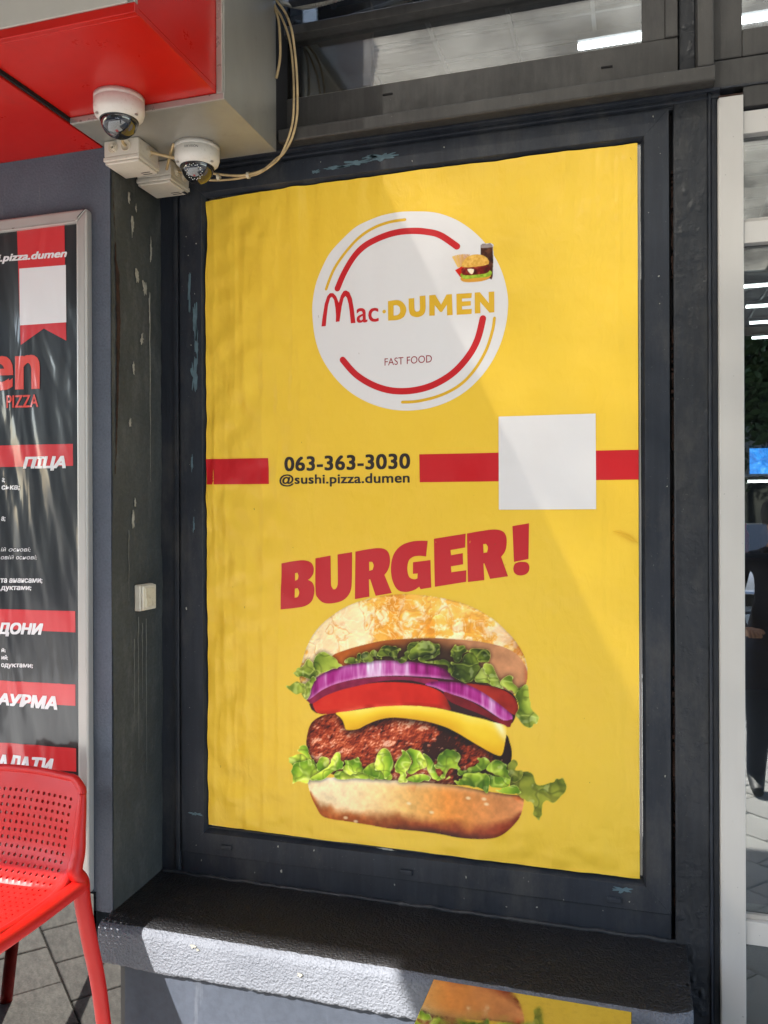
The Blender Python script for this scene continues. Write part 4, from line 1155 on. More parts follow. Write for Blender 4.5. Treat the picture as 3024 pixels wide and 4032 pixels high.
disc = poly_print('logo_disc', [catmull(S(P['disc']), 4, True)], M['p_white'], po, 0.0005)
poly_print('red_arc', [stroke(P['arc1'], .0172)], M['p_red'], disc, 0.0010)
poly_print('red_arc', [stroke(P['arc2'], .0178)], M['p_red'], disc, 0.0010)
poly_print('yellow_arc', [stroke(P['arc3'], .0078)], M['p_yellow'], disc, 0.0010)
poly_print('yellow_arc', [stroke(P['arc4'], .0078)], M['p_yellow'], disc, 0.0010)
poly_print('letter_arches', [S(P['M'])], M['p_red'], disc, 0.0010)
print_on('lettering', *text_polys('ac', S(P['t_ac']), 0.012), M['p_red'], disc, 0.0010, copies=True)
print_on('lettering', *text_polys('FAST FOOD', S(P['t_fast']), 0.0), M['p_dred'], disc, 0.0010)
dx, dz = S(P['dot'])[0]
poly_print('dot', [[(dx + .0052 * math.cos(a * .4488), dz + .0052 * math.sin(a * .4488)) for a in range(14)]], M['p_yellow'], disc, 0.0010)
poly_print('red_bar', [S(P['bar1'])], M['p_red'], po, 0.0005)
poly_print('red_bar', [S(P['bar2'])], M['p_red'], po, 0.0005)
poly_print('white_card', [S(P['card'])], M['p_white'], po, 0.0011)
print_on('phone_number', *text_polys('063-363-3030', S(P['t_phone']), 0.030, 0, 1.06), M['p_dark'], po, 0.0006, copies=True)
print_on('handle_text', *text_polys('@sushi.pizza.dumen', S(P['t_at']), 0.022, 0, 1.03), M['p_dark'], po, 0.0006, copies=True)
def round_poly(p):
    """smooth the gentle bends of an outline and keep its sharp corners"""
    n_ = len(p)
    out = []
    def turn(i):
        a, b, c_ = np.array(p[i - 1]), np.array(p[i]), np.array(p[(i + 1) % n_])
        u, v = b - a, c_ - b
        return abs(math.degrees(math.atan2(u[0] * v[1] - u[1] * v[0], u @ v)))
    sharp = [turn(i) > 55 for i in range(n_)]
    for i in range(n_):
        p0, p1, p2, p3 = [np.array(p[k_ % n_]) for k_ in (i - 1, i, i + 1, i + 2)]
        if sharp[i]: p0 = p1 - (p2 - p1)
        if sharp[(i + 1) % n_]: p3 = p2 + (p2 - p1)
        for k_ in range(4):
            t_ = k_ / 4
            out.append(tuple(0.5 * ((2 * p1) + (-p0 + p2) * t_ + (2 * p0 - 5 * p1 + 4 * p2 - p3) * t_ * t_ + (-p0 + 3 * p1 - 3 * p2 + p3) * t_ ** 3)))
    return out


slog = empty('slogan', (0, 0, 0))
slog.parent = po
for lt in P['burger']:
    poly_print('letter', [S(l) if len(l) < 5 or l is P['burger'][4][0] else round_poly(S(l)) for l in lt], M['p_burger'], slog, 0.0006 + wloc(slog).y)
for i_, lt in enumerate(P['dumen']):
    poly_print('letter', [round_poly(S(l)) if i_ < 2 else S(l) for l in lt], M['p_yellow'], disc, 0.0010)
rs_ = random.Random(9)
for i_ in range(22):
    sx_, sz_ = rs_.uniform(-1.19, 0.0), rs_.uniform(.5, 2.3)
    if -.72 < sx_ < -.27 and sz_ > 1.4: continue
    w_, h_, k_ = rs_.uniform(.0004, .0009), rs_.uniform(.002, .008), rs_.uniform(-.003, .003)
    poly_print('scuff', [[(sx_ - w_, sz_), (sx_ + w_, sz_), (sx_ + w_ * .6 + k_, sz_ - h_), (sx_ - w_ * .6 + k_, sz_ - h_)]], M['scuff'], po, .0015)
# a torn, peeling nick at the right edge
mb = MB()
tp = [(0.011, 1.318), (-.012, 1.338), (-.03, 1.345), (-.055, 1.349), (-.03, 1.340), (-.008, 1.325)]
mb.prism(tp, PY - .0045, PY - .0035)
mb.build('torn_nick', M['p_yellow'], po)


# ------------------------------------------------------------------ the printed burger, painted as colours on a fine grid
class Canvas:
    def __init__(s, x0, x1, z0, z1, st, back, seed=3):
        s.st = st
        s.xs = np.arange(x0, x1, st)
        s.zs = np.arange(z0, z1, st)
        s.X, s.Z = np.meshgrid(s.xs, s.zs, indexing='ij')
        s.back = back
        s.c = np.ones(s.X.shape + (3,)) * np.array(back) / 255.0
        s.a = np.zeros(s.X.shape)
        s.rng = np.random.RandomState(seed)

    def mask(s, poly, smooth=3):
        if smooth:
            poly = catmull(poly, smooth, True)
        p = np.array(poly)
        out = np.zeros(s.X.shape)
        i0 = max(0, np.searchsorted(s.xs, p[:, 0].min()) - 2); i1 = min(len(s.xs), np.searchsorted(s.xs, p[:, 0].max()) + 2)
        j0 = max(0, np.searchsorted(s.zs, p[:, 1].min()) - 2); j1 = min(len(s.zs), np.searchsorted(s.zs, p[:, 1].max()) + 2)
        X, Z = s.X[i0:i1, j0:j1], s.Z[i0:i1, j0:j1]
        acc = np.zeros(X.shape)
        for ox in (-.33, 0, .33):
            for oz in (-.33, 0, .33):
                x, z = X + ox * s.st, Z + oz * s.st
                ins = np.zeros(X.shape, bool)
                q = p[-1]
                for r in p:
                    if r[1] != q[1]:
                        cnd = ((r[1] > z) != (q[1] > z)) & (x < (q[0] - r[0]) * (z - r[1]) / (q[1] - r[1]) + r[0])
                        ins ^= cnd
                    q = r
                acc += ins
        out[i0:i1, j0:j1] = acc / 9.0
        return out

    def blur(s, a, r):
        n = max(1, int(r / s.st))
        for _ in range(2):
            for ax in (0, 1):
                pd = [(0, 0), (0, 0)]
                pd[ax] = (n + 1, n)
                b = np.cumsum(np.pad(a, pd, mode='edge'), axis=ax)
                a = (b[2 * n + 1:] - b[:-2 * n - 1]) / (2 * n + 1) if ax == 0 else (b[:, 2 * n + 1:] - b[:, :-2 * n - 1]) / (2 * n + 1)
        return a

    def fbm(s, size, octs=4, sx=1.0, sz=1.0, gain=0.55, warp=None):
        out = np.zeros(s.X.shape)
        amp, tot = 1.0, 0.0
        X, Z = s.X, s.Z
        if warp is not None:
            X, Z = X + warp[0], Z + warp[1]
        for o in range(octs):
            f = 2 ** o / size
            u = (X - s.xs[0] + 1) * f * sx
            v = (Z - s.zs[0] + 1) * f * sz
            g = s.rng.rand(64, 64)
            iu, iv = np.floor(u).astype(int), np.floor(v).astype(int)
            fu, fv = u - iu, v - iv
            fu, fv = fu * fu * (3 - 2 * fu), fv * fv * (3 - 2 * fv)
            G = lambda a, b: g[a % 64, b % 64]
            out += amp * ((G(iu, iv) * (1 - fu) + G(iu + 1, iv) * fu) * (1 - fv) + (G(iu, iv + 1) * (1 - fu) + G(iu + 1, iv + 1) * fu) * fv)
            tot += amp
            amp *= gain
        return out / tot

    def light(s, h, k, d=(-0.5, 0.85)):
        gx, gz = np.gradient(h, s.st)
        return np.clip(-(gx * d[0] + gz * d[1]) * k, -1, 1)

    def put(s, m, col, keep=False):
        if not hasattr(col, 'shape') or col.ndim == 1:
            col = np.array(col, float) / 255.0
        s.c = s.c * (1 - m[..., None]) + col * m[..., None]
        if not keep:
            s.a = np.maximum(s.a, m)

    def shade(s, m, k):
        """darken what is painted where m is set"""
        s.c = s.c * (1 - m[..., None] * k)


def lerp(stops, f):
    f = np.clip(f, 0, 1)
    ps = [q[0] for q in stops]
    return np.stack([np.interp(f, ps, [q[1][k] / 255.0 for q in stops]) for k in range(3)], -1)


def sstep(a, b, x):
    t_ = np.clip((x - a) / (b - a), 0, 1)
    return t_ * t_ * (3 - 2 * t_)


def paint_leaf(C, poly, lo, hi, rim, seed_dir, rimw=0.004):
    pp = np.array(catmull(poly, 7, True))
    s0 = C.rng.uniform(0, 50)
    d_ = np.roll(pp, -1, 0) - np.roll(pp, 1, 0)
    d_ /= np.maximum(np.hypot(d_[:, 0], d_[:, 1]), 1e-9)[:, None]
    arc = np.cumsum(np.hypot(*(pp - np.roll(pp, 1, 0)).T))
    w_ = 0.0024 * np.sin(arc / 0.0042 + s0 + 2 * np.sin(arc / .013)) * (0.5 + 0.5 * np.sin(arc / .031 + s0))
    pp = pp + np.stack([-d_[:, 1], d_[:, 0]], 1) * w_[:, None]
    m = C.mask([tuple(q) for q in pp], 0)
    b1 = C.blur(m, 0.012)
    b2 = C.blur(m, rimw)
    f = C.fbm(0.03, 3)
    vein = np.abs(C.fbm(0.035, 2) - 0.5) * 2
    sh = C.light(b1 * 0.02, 1.3, seed_dir) * 1.2 + (f - 0.5) * 1.6
    col = lerp([(0, lo), (0.5, tuple((np.array(lo) + np.array(hi)) / 2)), (1, hi)], 0.5 + 0.5 * sh)
    col = col * (0.86 + 0.2 * sstep(0.0, 0.25, vein))[..., None]
    e = sstep(0.5, 0.85, 1 - b2 + 0.18) * (0.45 + 0.75 * sstep(.35, .65, C.fbm(0.05, 2)))
    e = np.clip(e * 1.25, 0, 1) * 0.9
    col = col * (1 - e[..., None]) + np.array(rim) / 255.0 * e[..., None]
    gl_ = sstep(0.70, 0.80, C.fbm(0.018, 2)) * 0.28
    col = col * (1 - gl_[..., None]) + np.array((236, 240, 205)) / 255.0 * gl_[..., None]
    fold = (1 - sstep(0.0, 0.07, np.abs(C.fbm(0.04, 2) - 0.5))) * 0.5 * sstep(.3, .8, b2)
    col = col * (1 - fold[..., None]) + np.array(rim) / 255.0 * fold[..., None]
    fold = (1 - sstep(0.0, 0.06, np.abs(C.fbm(0.045, 2) - 0.52))) * 0.45 * sstep(.3, .8, b2)
    col = col * (1 - fold[..., None]) + np.array(lo) * 0.8 / 255.0 * fold[..., None]
    halo = np.clip(C.blur(m, 0.007) * 1.4, 0, 1) * (1 - m) * C.a
    C.shade(halo, 0.5)
    C.put(m, col)


def paint_burger(C):
    g = lambda k: S(P[k])
    X, Z = C.X, C.Z
    # crown
    m = C.mask(g('bun'))
    b = C.blur(m, 0.05)
    wx = (C.fbm(0.06, 3) - .5) * .05
    wz = (C.fbm(0.06, 3) - .5) * .05
    r1 = np.abs(C.fbm(0.045, 3, warp=(wx, wz)) - 0.5) * 2
    r2 = np.abs(C.fbm(0.022, 3, warp=(wx, wz)) - 0.5) * 2
    pt = 0.5 * C.fbm(0.05, 3, warp=(wx, wz)) + 0.5 * C.fbm(0.016, 4, warp=(wx * .5, wz * .5))
    left = sstep(-0.52, -0.80, X)
    right = sstep(-0.36, -0.27, X)
    white = sstep(0.47, 0.62, pt + 0.20 * left + 0.10 * right - 0.02)
    col = lerp([(0, (204, 128, 46)), (0.35, (224, 162, 70)), (0.7, (236, 184, 94)), (1, (246, 212, 138))], C.fbm(0.05, 4) * 1.3 - 0.15)
    col = col * (1 - 0.62 * white[..., None]) + np.array((248, 240, 220)) / 255 * 0.62 * white[..., None]
    crk = (1 - sstep(0.02, 0.10, r1)) * 0.4
    col = col * (1 - crk[..., None]) + np.array((204, 138, 66)) / 255 * crk[..., None]
    crk = (1 - sstep(0.02, 0.09, r2)) * 0.45
    col = col * (1 - crk[..., None]) + np.array((246, 234, 204)) / 255 * crk[..., None]
    sh = C.light(pt * 0.004 + r1 * .003, 1.6)
    zc = (Z - 0.98) / 0.18
    col = col * (1 + 0.22 * sh + 0.10 * (b - 0.7) + 0.06 * np.clip(zc, -1, 1) * (1 - right))[..., None]
    red = sstep(0.62, 0.7, C.fbm(0.05, 3)) * (0.25 + .5 * right)
    col = col * (1 - 0.5 * red[..., None]) + np.array((190, 96, 52)) / 255 * 0.5 * red[..., None]
    ed = (1 - sstep(0.55, 0.8, C.blur(m, 0.008)))
    col = col * (1 - 0.10 * ed)[..., None]
    C.put(m, col)
    # cut face of the crown
    m = C.mask(g('cut'))
    f = sstep(-0.75, -0.28, X)
    col = lerp([(0, (176, 98, 44)), (0.45, (150, 96, 62)), (0.75, (188, 134, 98)), (1, (196, 142, 104))], f)
    col = col * (0.84 + 0.32 * C.fbm(0.03, 4))[..., None]
    rr = sstep(-0.285, -0.262, X) * 0.75
    col = col * (1 - rr[..., None]) + np.array((188, 84, 50)) / 255 * rr[..., None]
    C.put(m, col)
    m = C.blur(C.mask(g('shade')), 0.012)
    C.put(m * 0.9, (58, 44, 34), True)
    # patty
    m = C.mask(g('patty'))
    n1, n2 = C.fbm(0.060, 3), C.fbm(0.026, 4, gain=.6)
    rid = 1 - np.abs(C.fbm(0.02, 3) - .5) * 2
    h = n1 * 0.02 + n2 * 0.009 + rid * .003
    sh = C.light(h, 1.5)
    n3 = C.fbm(0.011, 3, gain=.7)
    v = 0.56 + 0.52 * sh + 0.35 * C.light(n3 * .005, 1.6) + 1.0 * (n1 - 0.5) + 0.35 * (n2 - .5) + 0.3 * (n3 - .5)
    v = v - 0.55 * sstep(0.5, 0.62, 1 - C.fbm(0.06, 2)) * sstep(-0.72, -0.55, X)
    v = v - 0.35 * sstep(-0.47, -0.32, X)
    col = lerp([(0, (56, 22, 14)), (0.3, (122, 46, 26)), (0.55, (166, 70, 40)), (0.8, (202, 106, 70)), (1, (240, 182, 150))], v)
    sp = sstep(0.66, 0.74, C.fbm(0.009, 2)) * sstep(.1, .5, sh + .3) * 0.6
    col = col * (1 - sp[..., None]) + np.array((222, 172, 150)) / 255 * sp[..., None]
    ed = 1 - sstep(0.5, 0.95, C.blur(m, 0.02))
    col = col * (1 - 0.35 * ed)[..., None]
    C.put(m, col)
    # tomato slices, onions, gap
    C.put(C.mask(g('inner')), (60, 34, 36))
    C.put(C.mask(g('tomato2')), lerp([(0, (120, 34, 30)), (.5, (168, 56, 44)), (1, (134, 34, 34))], C.fbm(.05, 3)))
    C.put(C.mask(g('gap')), (56, 36, 38))
    m = C.mask(g('tomato'))
    v = C.fbm(0.05, 3)
    col = lerp([(0, (184, 40, 30)), (0.5, (202, 52, 40)), (1, (210, 74, 52))], v)
    hl = np.exp(-(((X + 0.705) / 0.075) ** 2 + ((Z - (0.978 + 0.05 * (X + .7))) / 0.022) ** 2)) * (0.35 + 0.8 * C.fbm(0.008, 2))
    col = col * (1 - hl[..., None] * .8) + np.array((232, 176, 150)) / 255 * hl[..., None] * .8
    dk = sstep(-0.52, -0.44, X) * 0.75
    col = col * (1 - dk)[..., None]
    b = C.blur(m, 0.006)
    gx, gz = np.gradient(b, C.st)
    low = np.clip(gz * 0.012, 0, 1)
    col = col * (1 - low * .2)[..., None] + np.array((240, 190, 160)) / 255 * (np.clip(low, 0, 1) * sstep(.45, .75, C.fbm(.05, 2)) * .25)[..., None]
    C.put(m, col)
    m = C.mask(g('onion_under'))
    C.put(m, lerp([(0, (104, 28, 52)), (1, (158, 52, 92))], C.fbm(.03, 3)))
    for key, white in (('onion', 1.0), ('onion2', 0.6)):
        m = C.mask(g(key))
        stv = C.fbm(0.014, 3, sx=1.0, sz=0.16)
        lt = np.exp(-((X + 0.70) / 0.10) ** 2) if key == 'onion' else np.exp(-((X + 0.36) / 0.05) ** 2)
        v = 0.30 + 0.9 * (stv - 0.5) + 0.45 * lt * white
        col = lerp([(0, (118, 24, 92)), (0.3, (164, 46, 128)), (0.6, (196, 112, 172)), (0.85, (222, 186, 214)), (1, (238, 226, 236))], v)
        b = C.blur(m, 0.005)
        gx, gz = np.gradient(b, C.st)
        low = np.clip(gz * 0.008, 0, 1)
        col = col * (1 - low * .75)[..., None] + np.array((226, 184, 208)) / 255 * (low * .75)[..., None]
        up = np.clip(-gz * 0.008, 0, 1)
        col = col * (1 - up * .35)[..., None]
        if key == 'onion':
            dk = sstep(-0.52, -0.43, X) * 0.75
            col = col * (1 - dk)[..., None]
        C.put(m, col)
    m = C.mask(g('onion2_under'))
    C.put(m, lerp([(0, (96, 24, 34)), (1, (146, 44, 54))], C.fbm(.03, 3)))
    # cheese with a soft shadow under it
    m = C.mask(g('cheese'), 4)
    hs = np.clip(np.roll(C.blur(m, 0.012), -int(0.008 / C.st), axis=1) * 1.6, 0, 1) * (1 - m) * C.mask(g('patty'))
    C.shade(hs, 0.6)
    b = C.blur(m, 0.014)
    sh = C.light(b * 0.03, 0.9, (-0.3, 0.9))
    col = lerp([(0, (192, 132, 30)), (0.4, (224, 176, 44)), (0.7, (238, 202, 64)), (1, (246, 222, 110))], 0.62 + 0.35 * sh + .25 * (C.fbm(.06, 3) - .5))
    for (hx, hz, rx, rz, an, k) in ((-.755, .888, .045, .018, .25, .8), (-.345, .83, .012, .045, .5, .75)):
        ca, sa = math.cos(an), math.sin(an)
        u = (X - hx) * ca + (Z - hz) * sa; w = -(X - hx) * sa + (Z - hz) * ca
        q = np.exp(-(u / rx) ** 2 - (w / rz) ** 2) * k
        col = col * (1 - q[..., None]) + np.array((246, 242, 214)) / 255 * q[..., None]
    C.put(m, col)
    # upper lettuce
    for i, pl_ in enumerate(P['lu']):
        dark = 6 <= i <= 14 or i in (4, 5)
        lo, hi, rim = ((44, 56, 22), (124, 140, 56), (186, 196, 98)) if dark else ((92, 112, 38), (170, 182, 78), (220, 226, 138))
        paint_leaf(C, S(pl_), lo, hi, rim, (math.cos(i * 2.1), math.sin(i * 2.1)))
    # heel of the bun
    m = C.mask(g('bun2'), 4)
    u = sstep(-0.86, -0.20, X)
    top = g('bun2')
    zt_ = np.interp(X, sorted([p[0] for p in top[:12]]), [p[1] for p in sorted(top[:12])])
    bot = sorted(top[14:])
    zb_ = np.interp(X, [p[0] for p in bot], [p[1] for p in bot])
    v = np.clip((zt_ - Z) / np.maximum(zt_ - zb_, 1e-3), 0, 1)
    pale = lerp([(0, (246, 222, 178)), (0.35, (238, 188, 116)), (0.6, (220, 144, 72)), (1, (208, 142, 98))], u)
    tone = 0.90 + 0.22 * C.fbm(0.05, 4) + 0.16 * (C.fbm(0.012, 3) - .5)
    col = pale * tone[..., None]
    wt = np.exp(-(v / 0.10) ** 2) * (1 - u) * 0.8
    col = col * (1 - wt[..., None]) + np.array((242, 232, 212)) / 255 * wt[..., None]
    br = sstep(0.60, 0.92, v + 0.25 * (C.fbm(0.04, 4) - 0.5))
    bc = lerp([(0, (168, 92, 44)), (0.5, (128, 62, 38)), (1, (140, 66, 46))], u) * (0.75 + .5 * C.fbm(.02, 3))[..., None]
    col = col * (1 - br[..., None]) + bc * br[..., None]
    dk = sstep(0.86, 1.0, v) * np.exp(-((u - 0.55) / 0.3) ** 2) * 0.8
    col = col * (1 - dk[..., None]) + np.array((58, 40, 44)) / 255 * dk[..., None]
    og = sstep(.55, .66, C.fbm(.05, 3)) * np.exp(-((v - .12) / .09) ** 2) * sstep(.3, .5, u) * .7
    col = col * (1 - og[..., None]) + np.array((200, 96, 48)) / 255 * og[..., None]
    for _ in range(9):
        sx_, sz_ = C.rng.uniform(-.80, -.28), C.rng.uniform(.50, .64)
        q = np.exp(-(((X - sx_) / .007) ** 2 + ((Z - sz_) / .0045) ** 2) ** 2) * .75
        col = col * (1 - q[..., None]) + np.array((238, 218, 178)) / 255 * q[..., None]
    C.put(m, col)
    C.shade(np.clip(C.blur(C.mask(g('bun2'), 4), .01) * 1.3, 0, 1) * (1 - m) * C.mask(g('patty')), .5)
    m = C.mask(g('bun2'), 4) * np.exp(-(v / 0.05) ** 2) * u
    C.shade(m, .35)
    # lower lettuce
    order = [0, 1, 2, 20, 18, 3, 6, 5, 11, 7, 4, 8, 12, 10, 9, 13, 14, 16, 17, 15, 19]
    for i in order:
        lo, hi, rim = ((100, 140, 30), (214, 226, 88), (248, 248, 170))
        if i in (14, 15, 16, 17, 19, 13): lo, hi, rim = ((78, 110, 30), (168, 190, 66), (214, 224, 120))
        if i in (18, 20): lo, hi, rim = ((96, 108, 40), (158, 158, 66), (176, 172, 92))
        paint_leaf(C, S(P['ll'][i]), lo, hi, rim, (math.cos(i * 1.7 + 2), math.sin(i * 1.7 + 2)))


def canvas_mesh(C, name, parent, lay, surf=None, thr=0.02):
    surf = surf or py
    keep = C.a > thr
    k2 = keep[:-1, :-1] | keep[1:, :-1] | keep[:-1, 1:] | keep[1:, 1:]
    used = np.zeros(keep.shape, bool)
    used[:-1, :-1] |= k2; used[1:, :-1] |= k2; used[:-1, 1:] |= k2; used[1:, 1:] |= k2
    idx = -np.ones(keep.shape, int)
    ii, jj = np.nonzero(used)
    idx[ii, jj] = np.arange(len(ii))
    o0 = wloc(parent)
    vs = [(C.xs[i] - o0.x, surf(C.xs[i], C.zs[j], lay) - o0.y, C.zs[j] - o0.z) for i, j in zip(ii, jj)]
    a, b = np.nonzero(k2)
    fs = np.stack([idx[a, b], idx[a + 1, b], idx[a + 1, b + 1], idx[a, b + 1]], 1)
    me = bpy.data.meshes.new(name)
    me.from_pydata(vs, [], fs.tolist())
    at_ = me.color_attributes.new('Col', 'FLOAT_COLOR', 'POINT')
    c = C.c[ii, jj]
    g_ = c.mean(1, keepdims=True)
    c = g_ + (c - g_) * 1.03                      # print contrast and saturation
    c = np.clip(0.56 + (c - 0.56) * 1.14, 0, 1)
    w_ = np.clip(C.a[ii, jj], 0, 1)[:, None]
    c = c * w_ + np.array(C.back) / 255.0 * (1 - w_)
    c = np.where(c <= 0.04045, c / 12.92, ((c + 0.055) / 1.055) ** 2.4)
    at_.data.foreach_set('color', np.concatenate([c, np.ones((len(c), 1))], 1).astype(np.float32).ravel())
    me.materials.append(M['photo'])
    me.polygons.foreach_set('use_smooth', [True] * len(me.polygons))
    o = bpy.data.objects.new(name, me)
    COL.objects.link(o)
    o.parent = parent
    return o


YB = (238, 196, 62)
C = Canvas(-0.985, -0.125, 0.485, 1.175, 0.0019, YB)
paint_burger(C)
canvas_mesh(C, 'burger_picture', po, 0.0005)

# the small meal picture on the logo
q = S(P['combo'])
cx0, cz0 = q[3][0], q[3][1]
cw, ch = q[1][0] - q[0][0], q[0][1] - q[3][1]
C = Canvas(cx0, cx0 + cw, cz0, cz0 + ch, 0.0012, (224, 220, 218), 8)
k = lambda pts: [(cx0 + cw * a, cz0 + ch * b) for a, b in pts]
C.put(C.mask(k([(.70, .95), (.84, .97), (.97, .92), (.97, .10), (.90, .06), (.74, .10)]), 2), lerp([(0, (36, 20, 16)), (.6, (80, 48, 34)), (1, (130, 92, 66))], C.fbm(.012, 3)))
C.put(C.mask(k([(.70, .97), (.85, 1.0), (.97, .95), (.96, .88), (.72, .88)]), 2) * .6, (190, 190, 196))
for i in range(11):
    a = -0.55 + i * 0.10
    bx, bz = .20 + i * .013, .42
    ex, ez = bx + .26 * math.sin(a), bz + .34 * math.cos(a * .8)
    C.put(C.mask(k([(bx - .015, bz), (ex - .015, ez), (ex + .02, ez + .01), (bx + .02, bz)]), 0), (222 - i * 3, 184 - i * 4, 96 + (i % 3) * 14))
C.put(C.mask(k([(.12, .36), (.32, .46), (.40, .30), (.30, .12), (.24, .16)]), 0), (196, 46, 26))
C.put(C.mask(k([(.26, .16), (.27, .06), (.40, .01), (.70, .0), (.88, .06), (.92, .17), (.60, .14)]), 2), (206, 152, 66))
C.put(C.mask(k([(.25, .26), (.30, .12), (.45, .10), (.60, .11), (.80, .10), (.95, .16), (.90, .28), (.60, .22)]), 2), lerp([(0, (104, 138, 34)), (1, (188, 206, 84))], C.fbm(.008, 2)))
C.put(C.mask(k([(.27, .38), (.30, .22), (.50, .19), (.80, .20), (.90, .27), (.88, .42), (.5, .44)]), 2), lerp([(0, (62, 30, 22)), (.6, (120, 34, 30)), (1, (176, 92, 60))], C.fbm(.010, 2)))
C.put(C.mask(k([(.40, .36), (.55, .34), (.52, .22), (.46, .24)]), 2), (236, 220, 190))
C.put(C.mask(k([(.29, .42), (.30, .56), (.40, .68), (.55, .73), (.72, .70), (.85, .60), (.88, .44), (.6, .40)]), 2), lerp([(0, (196, 144, 62)), (1, (232, 194, 112))], C.fbm(.006, 2)))
canvas_mesh(C, 'meal_picture', disc, 0.0011, thr=.3)

# ================================================================== DOME CAMERAS
def dome_camera(cx, cy, cz, label, leds, text, yaw):
    e = empty('dome_camera', (cx, cy, cz), label, 'security camera', 'dome cameras under the sign')
    MB().lathe([(0, 0), (.0605, 0), (.0605, -.011), (.0595, -.0125), (.0605, -.014), (.0605, -.036), (.0575, -.046), (.047, -.056), (.0455, -.0575), (.040, -.054)], (cx, cy, cz), 56).build('housing', M['cam_white'], e, smooth=True)
    prof = [(.0452, -.055)] + [(.0445 * math.cos(a), -.057 - .0425 * math.sin(a)) for a in np.linspace(0.0, math.pi / 2 - .001, 16)]
    dm = MB().lathe(prof, (cx, cy, cz), 48).build('dome', M['dome'], e, smooth=True)
    MB().lathe([(.0462, -.0555), (.0462, -.0585), (.0442, -.0585)], (cx, cy, cz), 48).build('dome_ring', M['black'], e, smooth=True)
    for k in range(3):
        a = yaw + R(-90) + k * R(120) - R(55)
        p = (cx + .0535 * math.cos(a), cy + .0535 * math.sin(a), cz - .0515)
        MB().lathe([(0, -.0014), (.0042, -.0014), (.0042, .001)], p, 10).build('screw_recess', M['trim_metal'], e)
    if leds:
        # ring of infrared emitters around the lens, pressed against the inside of the dome
        d0 = Vector((math.sin(R(20)) * .55, -.75, -.62)).normalized()
        ux = d0.orthogonal().normalized(); uy = d0.cross(ux)
        for k in range(26):
            a = 2 * math.pi * k / 26
            rr = .56 if k % 2 else .46
            d = (d0 + (ux * math.cos(a) + uy * math.sin(a)) * rr).normalized()
            if d.z > -.06: continue
            p = Vector((cx, cy, cz - .057)) + Vector((d.x * .0447, d.y * .0447, d.z * .0428))
            MB().lathe([(0.0013 * math.cos(q), .0013 * math.sin(q)) for q in np.linspace(-1.5, 1.5, 6)], p, 8).build('led', M['led'], dm)
    if text:
        # maker's word wrapped on the housing
        pts, fcs = text_polys(text, [(-.019, .0032), (.019, .0032), (.019, -.0032), (-.019, -.0032)], 0, .15)
        a0 = R(-90) + R(14)
        V_ = []
        for (x, z) in pts:
            a = a0 + x / .0607
            V_.append((cx + .0609 * math.cos(a), cy + .0609 * math.sin(a), cz - .0235 + z))
        MB().add(V_, fcs).build('lettering', M['ink'], e, recalc=False)
    return e


dome_camera(-1.205, -.4495, 2.4168, 'white dome camera with smoked bubble under the red soffit', False, None, .3)
dome_camera(-1.141, -.185, 2.3998, 'white dome camera with ring of small lights under the grey metal box', True, 'HIKVISION', .2)


# ================================================================== JUNCTION BOXES
def rings(parent, c, axis, s=1.0, n=3):
    c = (c[0] + (.0006 if axis == 'x' else 0), c[1] - (.0006 if axis == 'y' else 0), c[2])
    g_ = None
    for k, r in enumerate((.0155 * s, .0115 * s, .0072 * s)[:n]):
        h = .0018 * (k + 1) * s
        sg = -1 if axis == 'y' else 1
        prof = [(r, 0), (r, sg * h * .8), (r - .0014, sg * h), (r - .0028, sg * h * .8), (r - .0030, 0), (0.0001, 0)]
        o = MB().lathe(prof, c, 26, axis).build('grommet' if k == 0 else 'grommet_ring', M['rubber'], parent if k == 0 else g_, smooth=True)
        if k == 0: g_ = o
    return g_


def junction_box(x0, x1, y0, y1, label):
    e = empty('junction_box', (x0, y0, 2.3355), label, 'junction box', 'junction boxes at the window corner')
    MB().box(x0, x1, y0, y1, 2.3555, 2.3995).build('body', M['box_white'], e, bevel=.004, seg=3)
    ld = MB().box(x0 - .0015, x1 + .0015, y0 - .0015, y1 + .0015, 2.3435, 2.3552).build('lid', M['box_white'], e, bevel=.0025)
    MB().box(x0 + .002, x1 - .002, y0 + .002, y1 - .002, 2.3355, 2.3434).build('lid_face', M['box_white'], ld, bevel=.003, seg=3)
    for (a, b) in ((.2, .75), (.2, .86)):
        MB().box(x0 + .066, x0 + .094, y0 + .1 * b - .0022, y0 + .1 * b + .0018, 2.3351, 2.3354).build('printed_mark', M['ink'], ld)
    for (a, b) in ((.06, .06), (.94, .94)):
        MB().lathe([(0, 0), (.0035, 0), (.0035, .001)], (x0 + a * (x1 - x0), y0 + b * (y1 - y0), 2.3352), 10).build('screw', M['trim_metal'], ld)
    return e


j1 = junction_box(-1.3635, -1.2565, -.2895, -.190, 'off-white junction box nearest the street, its cable rising to the red soffit')
rings(j1, (-1.335, -.2895, 2.3795), 'y'); rings(j1, (-1.295, -.2895, 2.3795), 'y', 1, 1); rings(j1, (-1.2565, -.238, 2.3785), 'x')
j2 = junction_box(-1.3615, -1.2515, -.139, -.036, 'off-white junction box against the window frame with a broken lid corner')
rings(j2, (-1.2515, -.105, 2.3795), 'x'); rings(j2, (-1.2515, -.066, 2.3785), 'x')
MB().prism([(-1.262, -.062), (-1.2502, -.064), (-1.2498, -.036), (-1.258, -.0345)], 2.3346, 2.3353, 'z').build('broken_corner', M['black'], j2)


# ================================================================== CABLES
def cable(name, pts, r, label, n=8):
    return tag(MB().tube(catmull(pts, n), r, 8).build(name, M['cable'], origin=pts[-1], smooth=True), label, 'cable')


